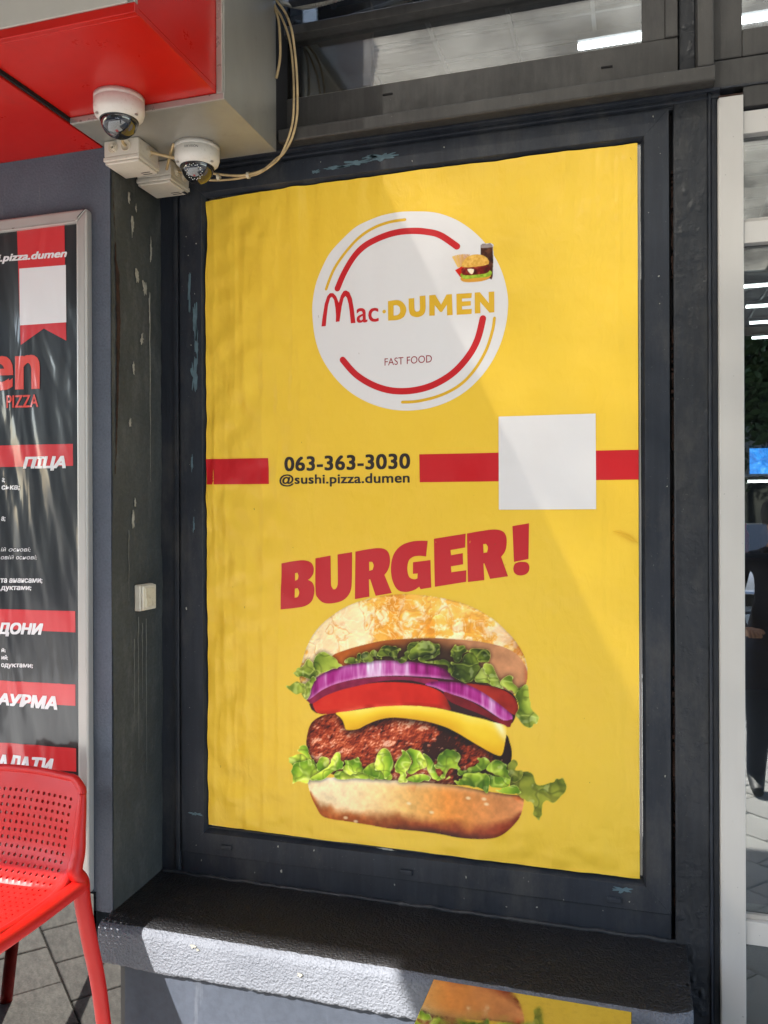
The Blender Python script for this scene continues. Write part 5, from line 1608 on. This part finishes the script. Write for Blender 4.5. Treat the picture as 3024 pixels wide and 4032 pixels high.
cable('cable', [(-1.295, -.2915, 2.3795), (-1.294, -.304, 2.381), (-1.290, -.314, 2.388), (-1.283, -.325, 2.402), (-1.278, -.335, 2.4155)], .0042, 'short yellowed cable from the nearer junction box up towards the dome camera', 6)
cb = cable('cable', [(-.952, -.100, 2.835), (-.936, -.105, 2.806), (-.912, -.108, 2.771), (-.893, -.108, 2.72), (-.883, -.108, 2.65), (-.878, -.108, 2.589), (-.877, -.107, 2.529),
             (-.881, -.104, 2.477), (-.897, -.10, 2.427), (-.925, -.095, 2.391), (-.952, -.08, 2.386), (-1.0, -.062, 2.369), (-1.049, -.06, 2.362), (-1.085, -.06, 2.363), (-1.134, -.062, 2.371), (-1.18, -.075, 2.376), (-1.2515, -.066, 2.3785)],
      .0035, 'long yellowed cable looping down beside the grey metal box, outer strand')
cb2 = cable('cable', [(-.958, -.096, 2.83), (-.946, -.10, 2.80), (-.924, -.100, 2.76), (-.903, -.101, 2.70), (-.894, -.101, 2.64), (-.890, -.102, 2.58), (-.885, -.114, 2.52),
             (-.890, -.110, 2.47), (-.906, -.105, 2.425), (-.936, -.092, 2.385), (-.965, -.075, 2.375), (-1.014, -.058, 2.363), (-1.052, -.056, 2.358), (-1.098, -.056, 2.356), (-1.146, -.060, 2.357), (-1.171, -.068, 2.358), (-1.21, -.08, 2.365), (-1.2515, -.105, 2.3795)],
      .0032, 'long yellowed cable looping down beside the grey metal box, inner strand')
cable('cable', [(-.950, -.10, 2.80), (-.936, -.10, 2.76), (-.931, -.10, 2.70), (-.932, -.10, 2.65), (-.940, -.10, 2.61), (-.944, -.099, 2.60)], .0038, 'short thin cable tucked against the grey metal box above the window')
cable('cable', [(-1.2545, -.238, 2.3785), (-1.235, -.228, 2.374), (-1.20, -.205, 2.369), (-1.175, -.18, 2.366), (-1.15, -.155, 2.37), (-1.142, -.135, 2.385), (-1.14, -.12, 2.3995)], .0042, 'yellowed cable from the nearer junction box passing behind the lit dome camera')
cable('cable', [(-1.2515, -.16, 2.362), (-1.225, -.19, 2.374), (-1.20, -.215, 2.392), (-1.19, -.222, 2.3995)], .0038, 'short crossing cable between the two junction boxes')
MB().lathe([(.0078, -.004), (.0092, -.004), (.0092, .004), (.0078, .004), (.0078, -.004)], (-1.049, -.059, 2.360), 14, 'x').build('cable_tie', M['tie'], cb)
MB().lathe([(.0078, -.004), (.0092, -.004), (.0092, .004), (.0078, .004), (.0078, -.004)], (-1.142, -.061, 2.3655), 14, 'x').build('cable_tie', M['tie'], cb)
o = MB().tube(catmull([(-.955, -.05, 2.845), (-.90, -.05, 2.822), (-.85, -.046, 2.818), (-.70, -.043, 2.835), (-.5, -.04, 2.862)], 30), [.008 if i % 2 else .0095 for i in range(121)], 10).build('corrugated_conduit', M['box_metal'], origin=(-.9, -.04, 2.81))
tag(o, 'grey corrugated conduit lying on the glazing bar of the transom', 'conduit')

# ================================================================== LIGHT SWITCH
sw = empty('light_switch', (-1.3665, -.115, 1.155), 'small aged white rocker switch on the dark plaster reveal', 'light switch')
MB().box(-1.3665, -1.346, -.152, -.080, 1.1175, 1.1930).build('back_box', M['switch_body'], sw, bevel=.004, seg=3)
MB().box(-1.3458, -1.338, -.150, -.082, 1.1195, 1.1910).build('cover', M['switch_body'], sw, bevel=.004, seg=3)
MB().add([(-1.3379, -.140, 1.128), (-1.3379, -.091, 1.128), (-1.3379, -.091, 1.183), (-1.3379, -.140, 1.183),
          (-1.3335, -.139, 1.129), (-1.3335, -.092, 1.129), (-1.3365, -.092, 1.182), (-1.3365, -.139, 1.182)],
         [(0, 1, 5, 4), (1, 2, 6, 5), (2, 3, 7, 6), (3, 0, 4, 7), (4, 5, 6, 7)]).build('rocker', M['switch'], sw, bevel=.0012)

# ================================================================== BLACK MENU IN ITS SNAP FRAME
mn = empty('menu_board', (-1.9, -.25, .36), 'black menu poster under wrinkled film in a silver snap frame', 'menu board')
BX1 = -1.428
FW = .034
def snap(name, pts):
    return MB().prism(pts, -.2800, -.2505).build(name, M['alu'], mn, bevel=.007, seg=3)
snap('frame_stile', [(BX1, .3575), (BX1, 2.2305), (BX1 - FW, 2.1965), (BX1 - FW, .3915)])
snap('frame_stile', [(BX1 - .95, 2.2305), (BX1 - .95, .3575), (BX1 - .95 + FW, .3915), (BX1 - .95 + FW, 2.1965)])
snap('frame_rail', [(BX1 - .0005, 2.2308), (BX1 - .9495, 2.2308), (BX1 - .95 + FW, 2.1968), (BX1 - FW, 2.1968)])
snap('frame_rail', [(BX1 - .9495, .3572), (BX1 - .0005, .3572), (BX1 - FW, .3912), (BX1 - .95 + FW, .3912)])
MB().box(BX1 - .945, BX1 - FW - .0005, -.2812, -.2802, 2.1972, 2.2010).build('bright_lip', M['trim_metal'], mn)
MB().lathe([(0, -.2825), (.004, -.2825), (.0055, -.2812), (.0055, -.2800)], (BX1 - .030, 0, 2.203), 12, 'y').build('corner_screw', M['trim_metal'], mn, recalc=False)
MB().prism([(BX1 - .0005, 2.2300), (BX1 - .0025, 2.2310), (BX1 - .028, 2.2085), (BX1 - .026, 2.2070)], -.2811, -.2801).build('corner_gap', M['black'], mn)


def film(name, c, rough=0.13):
    """print seen through a wrinkled glossy film: strong clear coat with long vertical creases"""
    t = NT(name)
    t.color(c)
    t.set(Roughness=0.35, Specular_IOR_Level=0.5, Coat_Weight=1.0, Coat_Roughness=rough)
    w = t.noise(8, 2.5, 0.5, (1.0, 1.0, 0.22), 0.8)
    bn = t.n('Bump')
    bn.inputs['Strength'].default_value = 0.42
    bn.inputs['Distance'].default_value = 0.02
    t.l(w, bn.inputs['Height'])
    t.l(bn.outputs[0], t.b.inputs['Coat Normal'])
    t.l(bn.outputs[0], t.b.inputs['Normal'])
    return t.m


M['f_black'] = film('black_print_under_film', rgb(14, 13, 14), .1)
M['f_red'] = film('red_print_under_film', rgb(206, 40, 44), .14)
M['f_white'] = film('white_print_under_film', rgb(228, 226, 226), .2)
M['f_coral'] = film('coral_print_under_film', rgb(222, 70, 56), .16)


def wf(x, z, lay):
    bt = max(0, min(1, (2.0 - z) / .5))
    h = bt * (0.0042 * noise.noise((x * 22 + z * 5, z * 3.0, 1)) + 0.0020 * noise.noise((x * 55 + z * 9, z * 6, 4)))
    return -.2645 - h - lay


mb = MB()
nx, nz = 110, 330
for i in range(nx + 1):
    for j in range(nz + 1):
        x = BX1 - FW - .878 + .877 * i / nx if False else (BX1 - .94 + .9045 * i / nx)
        z = .388 + 1.812 * j / nz
        mb.v.append((x, wf(x, z, 0), z))
for i in range(nx):
    for j in range(nz):
        a = i * (nz + 1) + j
        mb.f.append((a, a + nz + 1, a + nz + 2, a + 1))
mb.build('printed_sheet', M['f_black'], mn, smooth=True, recalc=False)
poly_print('ribbon', [S(P['ribbon'])], M['f_red'], mn, .0006, wf)
poly_print('white_card', [S(P['mcard'])], M['f_white'], mn, .0012, wf)
for key in ('mbar1', 'mbar2', 'mbar3', 'mbar4'):
    poly_print('heading_bar', [S(P[key])], M['f_red'], mn, .0006, wf)


def menu_text(s, key, mat, bold=.03, shear=0.0, grow=None):
    q = S(P[key])
    if grow:                                  # more letters than the traced part: extend to the left
        q = [(q[1][0] - (q[1][0] - q[0][0]) * grow, q[0][1]), q[1], q[2], (q[2][0] - (q[2][0] - q[3][0]) * grow, q[3][1])]
    print_on('lettering', *text_polys(s, q, bold, shear), M[mat], mn, .0014, wf, .008, bold > 0)


menu_text('@sushi.pizza.dumen', 'm_at', 'f_white', .03, .25, 1.42)
menu_text('en', 'm_n', 'f_coral', .03, 0, 2.13)
menu_text('PIZZA', 'm_pizza', 'f_coral', .02)
menu_text('ПІЦА', 'm_pica', 'f_white', .05, .2)
menu_text('ДОНИ', 'm_doni', 'f_white', .05, .2, 1.06)
menu_text('АУРМА', 'm_aurma', 'f_white', .05, .2, 1.08)
menu_text('АЛАТИ', 'm_alati', 'f_white', .05, .2, 1.08)
for s_, key, bold, sh in (('а;', 'm1', .03, .1), ('ська;', 'm2', .03, .1), ('а;', 'm4', .03, .1), ('ій основі;', 'm5', 0, .2), ('овій основі;', 'm6', 0, .2),
                          ('та анансами;', 'm7', .03, .1), ('дуктами;', 'm8', .03, .1), ('й;', 'm9', .03, .1), ('ий;', 'm10', .03, .1), ('одуктами;', 'm11', .03, .1)):
    menu_text(s_, key, 'f_white', bold, sh, 1.02)

# ================================================================== RED PERFORATED CHAIR
ch = empty('chair', (-1.56, -.66, G), 'red plastic chair with perforated seat and back under the menu', 'chair')
HX = -1.5546                                   # centre line of the seat
prof = [(-0.8524, 0.4759), (-0.8283, 0.4836), (-0.7561, 0.4798), (-0.6599, 0.474), (-0.5636, 0.4731), (-0.5058, 0.4798), (-0.4722, 0.4971), (-0.451, 0.526), (-0.4385, 0.5626), (-0.4211, 0.63), (-0.4, 0.690), (-0.3925, 0.706)]
pc = catmull(prof, 10)
# even spacing along the profile
ds = [0]
for a, b in zip(pc, pc[1:]): ds.append(ds[-1] + math.dist(a, b))
PITCH = .0185
nv = int(ds[-1] / PITCH)
pv_ = [(float(np.interp(k * ds[-1] / nv, ds, [p[0] for p in pc])), float(np.interp(k * ds[-1] / nv, ds, [p[1] for p in pc]))) for k in range(nv + 1)]
NU = 22
def surf_pt(u, v):
    """u -1..1 across, v 0..nv along the profile (front edge to top of the back)"""
    k = min(int(v), nv - 1)
    f = v - k
    y = pv_[k][0] * (1 - f) + pv_[k + 1][0] * f
    z = pv_[k][1] * (1 - f) + pv_[k + 1][1] * f
    s_ = v / nv
    hw = .205 if s_ < .55 else .205 - .010 * (s_ - .55) / .45
    dish = .012 * (1 - u * u)
    if s_ > .58:
        y += dish * 1.1 * min(1, (s_ - .58) / .15)
        z += .009 * (1 - u * u) * max(0, (s_ - .72) / .28)
        if s_ > .9:
            hw -= .012 * ((s_ - .9) / .1) ** 2
    else:
        z -= dish * .6
    return Vector((HX + u * hw, y, z))
mb = MB()
vid = {}
def V2(u, v):
    key = (round(u, 5), round(v, 5))
    if key not in vid:
        vid[key] = len(mb.v)
        mb.v.append(tuple(surf_pt(u, v)))
    return vid[key]
for i in range(NU):
    for j in range(nv):
        u0, u1 = -1 + 2 * i / NU, -1 + 2 * (i + 1) / NU
        hole = 0 < i < NU - 1 and 1 < j < nv - 2
        if not hole:
            mb.f.append((V2(u0, j), V2(u1, j), V2(u1, j + 1), V2(u0, j + 1)))
            continue
        uc, vc = (u0 + u1) / 2, j + .5
        ru, rv = (u1 - u0) * .25, .25
        ring = [V2(uc + ru * math.cos(a), vc + rv * math.sin(a)) for a in [R(-135 + 45 * q) for q in range(8)]]
        um, vm = uc, vc
        out = [V2(u0, j), V2(um, j), V2(u1, j), V2(u1, vm), V2(u1, j + 1), V2(um, j + 1), V2(u0, j + 1), V2(u0, vm)]
        for q in range(8):
            mb.f.append((out[q], out[(q + 1) % 8], ring[(q + 1) % 8], ring[q]))
so_ = mb.build('perforated_shell', M['chair'], ch, smooth=True, recalc=False)
md = so_.modifiers.new('thickness', 'SOLIDIFY')
md.thickness = .007
md.offset = -1
bpy.context.view_layer.update()
me_ = bpy.data.meshes.new_from_object(so_.evaluated_get(bpy.context.evaluated_depsgraph_get()))
so_.modifiers.clear()
so_.data = me_
me_.name = 'perforated_shell'
me_.set_sharp_from_angle(angle=R(38))
# rim around the back and down the seat sides
def side(sg):
    pts = []
    for k in range(0, nv + 1):
        b_ = min(1, max(0, (k / nv - .52) / .12))
        pts.append(surf_pt(sg * 1.0, k) + Vector((sg * .003, .0065 * b_, -.0065 * (1 - b_))))
    return pts
top = [surf_pt(u, nv) + Vector((0, .0065, .001)) for u in np.linspace(-1, 1, 21)]
lft, rgt = side(-1), side(1)
cs = int(nv * .55)
def rad(k, n): return .0075
rim = lft[2:-1] + top[1:-1] + rgt[2:-1][::-1]
MB().tube(catmull([tuple(p) for p in rim], 2), .0105, 12).build('rim', M['chair'], ch, smooth=True)
MB().tube([tuple(surf_pt(u, 0) + Vector((0, .004, -.006))) for u in np.linspace(-1.02, 1.02, 18)], .013, 10).build('front_edge', M['chair'], ch, smooth=True)
for sg in (-1, 1):
    # upright: the edge of the back thickens downwards and runs on as the rear leg
    up = [tuple(surf_pt(sg * 1.01, nv - q) + Vector((sg * (.004 + .0022 * k_), .004 + .001 * k_, -.002))) for k_, q in enumerate((1.5, 4, 6.5, 9, 11.5))]
    bx, by, bz = up[-1]
    up += [(HX + sg * .219, -.434, .470), (HX + sg * .224, -.434, .42), (HX + sg * .234, -.421, .32), (HX + sg * .248, -.400, .18), (HX + sg * .264, -.376, G)]
    n_ = (len(up) - 1) * 6 + 1
    MB().tube(catmull(up, 6), [.010 + (.0105 * min(1, q / 26)) - (.003 * max(0, (q - 32) / (n_ - 32))) for q in range(n_)], 16).build('rear_leg', M['chair'], ch, smooth=True)
    rl = [(HX + sg * .218, -.435, .466), (HX + sg * .216, -.496, .460), (HX + sg * .214, -.583, .454), (HX + sg * .213, -.689, .452), (HX + sg * .214, -.795, .455), (HX + sg * .214, -.843, .461)]
    MB().tube(catmull(rl, 5), [.0215 + .004 * math.exp(-q / 3) for q in range(26)], 16).build('side_rail', M['chair'], ch, smooth=True)
    fl = [(HX + sg * .214, -.833, .461), (HX + sg * .216, -.852, .42), (HX + sg * .222, -.868, .29), (HX + sg * .234, -.890, G)]
    MB().tube(catmull(fl, 6), [.0215 - .005 * q / 18 for q in range(19)], 16).build('front_leg', M['chair'], ch, smooth=True)

# ================================================================== LOW MIRROR-TOPPED TABLE
tb = empty('side_table', (-.22, -.60, G), 'low table with a mirror-like top reflecting the poster', 'table')
MB().box(-.436, -.0075, -.82, -.389, .334, .346).build('table_top', M['mirror'], tb, bevel=.0012)
MB().box(-.434, -.0095, -.818, -.391, .320, .3335).build('apron', M['black'], tb, bevel=.001)
for (x, y) in ((-.415, -.41), (-.03, -.41), (-.415, -.80), (-.03, -.80)):
    MB().box(x - .014, x + .014, y - .014, y + .014, G, .3195).build('leg', M['black'], tb, bevel=.002)

# ================================================================== STREET BEHIND THE CAMERA (seen in the reflections)
M['car_silver'] = simple('silver_car_paint', rgb(176, 180, 184), 0.25, 0.3, coat=1.0)
M['car_white'] = simple('white_car_paint', rgb(220, 222, 220), 0.25, 0.0, coat=1.0)
M['tyre'] = simple('tyre_rubber', (0.02, 0.02, 0.02), 0.8)
M['rim'] = simple('wheel_rim_metal', rgb(150, 150, 152), 0.3, 0.8)
M['headlamp'] = simple('headlamp_lens', rgb(210, 205, 190), 0.1, coat=1.0)
M['amber'] = simple('amber_lens', rgb(220, 140, 20), 0.2, coat=1.0)


def car(x, y, label, paint):
    e = empty('parked_car', (x, y, -.17), label, 'car', 'cars parked across the pavement')
    def B(name, m, x0, x1, y0, y1, z0, z1, bev=.03, par=e):
        return MB().box(x + x0, x + x1, y + y0, y + y1, z0 - .17, z1 - .17).build(name, m, par, bevel=bev, seg=3)
    # nose faces the shop (+y)
    sec = [(2.05, .28), (2.08, .50), (2.02, .68), (1.1, .86), (.95, .88), (-1.85, .92), (-2.05, .80), (-2.08, .35), (-1.9, .24), (1.9, .22)]
    MB().prism([(y + a, b - .17) for a, b in sec], x - .83, x + .83, 'x').build('body', paint, e, bevel=.06, seg=3)
    cab = [(.95, .87), (.25, 1.36), (-.9, 1.40), (-1.6, .92)]
    vs = [(x - .74, y + a, b - .17) if b < 1 else (x - .60, y + a, b - .17) for a, b in cab] + [(x + .74, y + a, b - .17) if b < 1 else (x + .60, y + a, b - .17) for a, b in cab]
    cb_ = MB().add(vs, [(0, 1, 2, 3), (7, 6, 5, 4), (0, 4, 5, 1), (1, 5, 6, 2), (2, 6, 7, 3), (3, 7, 4, 0)]).build('cabin', paint, e, bevel=.05, seg=3)
    def pane(name, pts):
        MB().add(pts, [(0, 1, 2, 3)]).build(name, M['windscreen_dark'], cb_, recalc=False)
    pane('windscreen', [(x - .66, y + .905, .80), (x + .66, y + .905, .80), (x + .55, y + .315, 1.225), (x - .55, y + .315, 1.225)])
    for sg in (-1, 1):
        pane('side_window', [(x + sg * .738, y + .70, .80), (x + sg * .738, y - 1.25, .82), (x + sg * .628, y - .85, 1.2), (x + sg * .628, y + .22, 1.18)])
        B('headlight', M['headlamp'], sg * .62 - .16, sg * .62 + .16, 1.97, 2.085, .56, .68, .015)
        B('indicator', M['amber'], sg * .80 - .05, sg * .80 + .025, 1.93, 2.06, .56, .67, .01)
        B('mirror', paint, sg * .90 - .08, sg * .90 + .08, .62, .72, .90, 1.02, .03)
        for wy in (1.28, -1.32):
            w = MB().lathe([(.0, -.09), (.2, -.09), (.29, -.085), (.305, -.05), (.305, .05), (.29, .085), (.2, .09), (0, .09)], (x + sg * .76, y + wy, .135), 28, 'x').build('wheel', M['tyre'], e, smooth=True)
            MB().lathe([(0, sg * .096), (.17, sg * .096), (.19, sg * .088)], (x + sg * .76, y + wy, .135), 20, 'x').build('rim', M['rim'], w)
    B('grille', M['black'], -.42, .42, 2.03, 2.09, .52, .66, .01)
    B('bumper', M['black'], -.84, .84, 2.02, 2.14, .30, .46, .03)
    B('number_plate', M['car_white'], -.26, .26, 2.135, 2.148, .34, .44, .003)


M['windscreen_dark'] = simple('dark_car_window', (0.02, 0.024, 0.027), 0.04, coat=1.0)
car(1.15, -9.6, 'silver car parked opposite, mirrored in the door glass, left one', M['car_silver'])
car(3.15, -9.2, 'white car parked opposite, mirrored in the door glass, right one', M['car_white'])

M['leaf'] = None
t = NT('tree_leaves')
t.color(t.ramp(t.noise(1.3, 4), [(0.3, (0.035, 0.06, 0.018)), (0.7, (0.075, 0.115, 0.035))]))
t.set(Roughness=0.55)
M['leaf'] = t.m
M['bark'] = simple('bark', rgb(84, 70, 56), 0.9, var=0.3, vscale=6, bump=0.6, bscale=20, stretch=(1, 1, .2))


def tree(x, y, h, label, seed):
    rng = random.Random(seed)
    e = empty('street_tree', (x, y, -.17), label, 'tree', 'trees across the street')
    tr_ = [(x + .12 * noise.noise((k, seed, 0)), y + .12 * noise.noise((k, seed, 5)), -.12 + h * .62 * k / 6) for k in range(7)]
    m_ = MB().tube(catmull(tr_, 3), [.19 - .17 * k / 18 for k in range(19)], 10)
    tips = []
    for b in range(9):
        a = rng.uniform(0, 6.28)
        z0 = h * rng.uniform(.32, .58)
        L_ = h * rng.uniform(.20, .34)
        p0 = Vector((x, y, z0))
        p2 = p0 + Vector((math.cos(a) * L_, math.sin(a) * L_, L_ * rng.uniform(.5, .9)))
        p1 = (p0 + p2) / 2 + Vector((0, 0, -.1 * L_))
        m_.tube(catmull([p0, p1, p2], 3), [.07 - .05 * k / 6 for k in range(7)], 6)
        tips += [p1, p2, p2]
    m_.build('trunk', M['bark'], e, smooth=True)
    lf = MB()
    cl = [Vector((x, y, h * .72))] + tips
    for c_ in cl:
        for k in range(9):
            cc = c_ + Vector((rng.gauss(0, .55), rng.gauss(0, .55), rng.gauss(0, .45)))
            rr = rng.uniform(.25, .55)
            for q in range(26):
                d = Vector((rng.gauss(0, 1), rng.gauss(0, 1), rng.gauss(0, .8))).normalized() * rr * rng.uniform(.5, 1.1)
                p = cc + d
                s_ = rng.uniform(.05, .10)
                ax = Vector((rng.gauss(0, 1), rng.gauss(0, 1), rng.gauss(0, 1))).normalized()
                bx = ax.orthogonal().normalized()
                lf.quad(p - ax * s_ * 1.5, p - bx * s_ * .7, p + ax * s_ * 1.5, p + bx * s_ * .7)
    lf.build('crown', M['leaf'], e, recalc=False)


tree(.4, -18.0, 7.0, 'leafy street tree behind the silver car across the road', 1)
tree(3.6, -17.4, 6.5, 'leafy street tree behind the white car across the road', 2)
tree(-3.4, -17.8, 6.5, 'leafy street tree farthest left across the road', 3)

M['house'] = simple('pale_block_wall', rgb(150, 142, 130), 0.8, var=0.1, vscale=.6)
ab = empty('apartment_block', (0, -22, 0), 'long pale apartment block across the street behind the trees', 'building')
MB().box(-26, 26, -32, -22, -.15, 11).build('wall', M['house'], ab)
MB().box(-26.3, 26.3, -32.2, -21.7, 11.01, 11.3).build('roof', M['awning'], ab)
for fl_ in range(4):
    for k in range(24):
        wx, wz = -24 + k * 2.1, 1.0 + fl_ * 2.7
        wn = MB().box(wx - .55, wx + .55, -22.02, -21.96, wz, wz + 1.4).build('window', M['white_frame'], ab)
        MB().box(wx - .48, wx + .48, -21.958, -21.95, wz + .07, wz + 1.33).build('pane', M['windscreen_dark'], wn)

# ------------------------------------------------------------------ a person standing right of the camera, mirrored in the door
M['coat'] = simple('navy_jacket', rgb(40, 46, 64), 0.8, var=0.15, vscale=6, bump=0.3, bscale=25)
M['jeans'] = simple('dark_jeans', rgb(34, 40, 56), 0.85, var=0.15, vscale=8, bump=0.2, bscale=200)
M['skin'] = simple('skin', rgb(190, 140, 112), 0.5, var=0.05)
M['hair'] = simple('dark_hair', rgb(40, 30, 24), 0.6, bump=0.5, bscale=120)
M['shoe'] = simple('dark_shoes', (0.02, 0.02, 0.02), 0.6)
PX, PYY = .74, -2.55
pe = empty('person', (PX, PYY, G), 'person in dark navy jacket and jeans mirrored in the door glass', 'person')
J = [((0, 0, .95), .15, .115), ((0, 0, 1.12), .145, .11), ((0, .01, 1.28), .165, .115), ((0, 0, 1.42), .15, .095), ((0, .01, 1.50), .058, .058), ((0, .02, 1.58), .07, .085), ((0, .03, 1.66), .078, .098), ((0, .03, 1.745), .066, .082)]
Ed = [(i, i + 1) for i in range(7)]
def chain(start, pts):
    i = start
    for p, rx, ry in pts:
        J.append((p, rx, ry)); Ed.append((i, len(J) - 1)); i = len(J) - 1
    return i
for sg in (-1, 1):
    chain(0, [((sg * .095, 0, .84), .095, .10), ((sg * .11, .01, .50), .062, .066), ((sg * .115, -.01, .28), .054, .058), ((sg * .12, -.02, .08), .040, .045), ((sg * .125, .08, .035), .040, .032), ((sg * .13, .17, .03), .034, .026)])
    hnd = chain(3, [((sg * .185, -.01, 1.39), .062, .066), ((sg * .235, -.02, 1.15), .048, .05), ((sg * .20, .13, .98), .040, .04), ((sg * .17, .24, 1.0), .028, .022), ((sg * .165, .30, 1.01), .036, .016)])
    for f_ in range(4):
        chain(hnd, [((sg * (.165 - .022 + .0145 * f_), .335, 1.012), .0088, .0088), ((sg * (.163 - .024 + .0155 * f_), .362, 1.002), .0082, .0082), ((sg * (.162 - .024 + .0155 * f_), .372 - .004 * abs(f_ - 1.5), .982), .0075, .0075)])
    chain(hnd - 1, [((sg * .138, .285, 1.018), .010, .010), ((sg * .125, .315, 1.014), .009, .009), ((sg * .122, .338, 1.006), .008, .008)])
me = bpy.data.meshes.new('body')
me.from_pydata([p for p, _, _ in J], Ed, [])
bo = bpy.data.objects.new('body', me)
COL.objects.link(bo)
sk = bo.modifiers.new('skin', 'SKIN')
for i, (p, rx, ry) in enumerate(J):
    me.skin_vertices[0].data[i].radius = (rx, ry)
    me.skin_vertices[0].data[i].use_root = (i == 0)
bo.modifiers.new('sub', 'SUBSURF').levels = 2
bpy.context.view_layer.update()
bm_ = bpy.data.meshes.new_from_object(bo.evaluated_get(bpy.context.evaluated_depsgraph_get()))
bpy.data.objects.remove(bo)
bm_.name = 'body'
for m_ in ('jeans', 'coat', 'skin', 'shoe'): bm_.materials.append(M[m_])
for p in bm_.polygons:
    c_ = p.center
    p.use_smooth = True
    p.material_index = 3 if c_.z < .09 else 0 if c_.z < .86 else (2 if (c_.z > 1.50 or c_.y > .215) else 1)
bo = bpy.data.objects.new('body', bm_)
COL.objects.link(bo)
bo.parent = pe
MB().lathe([(0.0001, .118), (.05, .108), (.085, .07), (.097, .02), (.092, -.03), (.08, -.06)], (PX, PYY + .015, 1.69 + G), 24).build('hair', M['hair'], pe, smooth=True)
for sg in (-1, 1):
    MB().lathe([(0.0001, .012), (.010, .008), (.012, 0), (.010, -.008), (.0001, -.012)], (PX + sg * .032, PYY + .122, 1.668 + G), 10).build('eye', M['car_white'], pe, smooth=True)
MB().add([(PX - .016, PYY + .118, 1.578), (PX + .016, PYY + .118, 1.578), (PX, PYY + .150, 1.582), (PX, PYY + .122, 1.622)], [(0, 1, 2), (0, 2, 3), (2, 1, 3)]).build('nose', M['skin'], pe)
MB().box(PX - .026, PX + .026, PYY + .108, PYY + .119, 1.550, 1.558).build('mouth', simple('lips', rgb(150, 80, 74), .5), pe, bevel=.003)

pe.scale = (1.05, .9, .86)
# where a part never shows a different look it simply inherits the thing's label
bpy.context.view_layer.update()
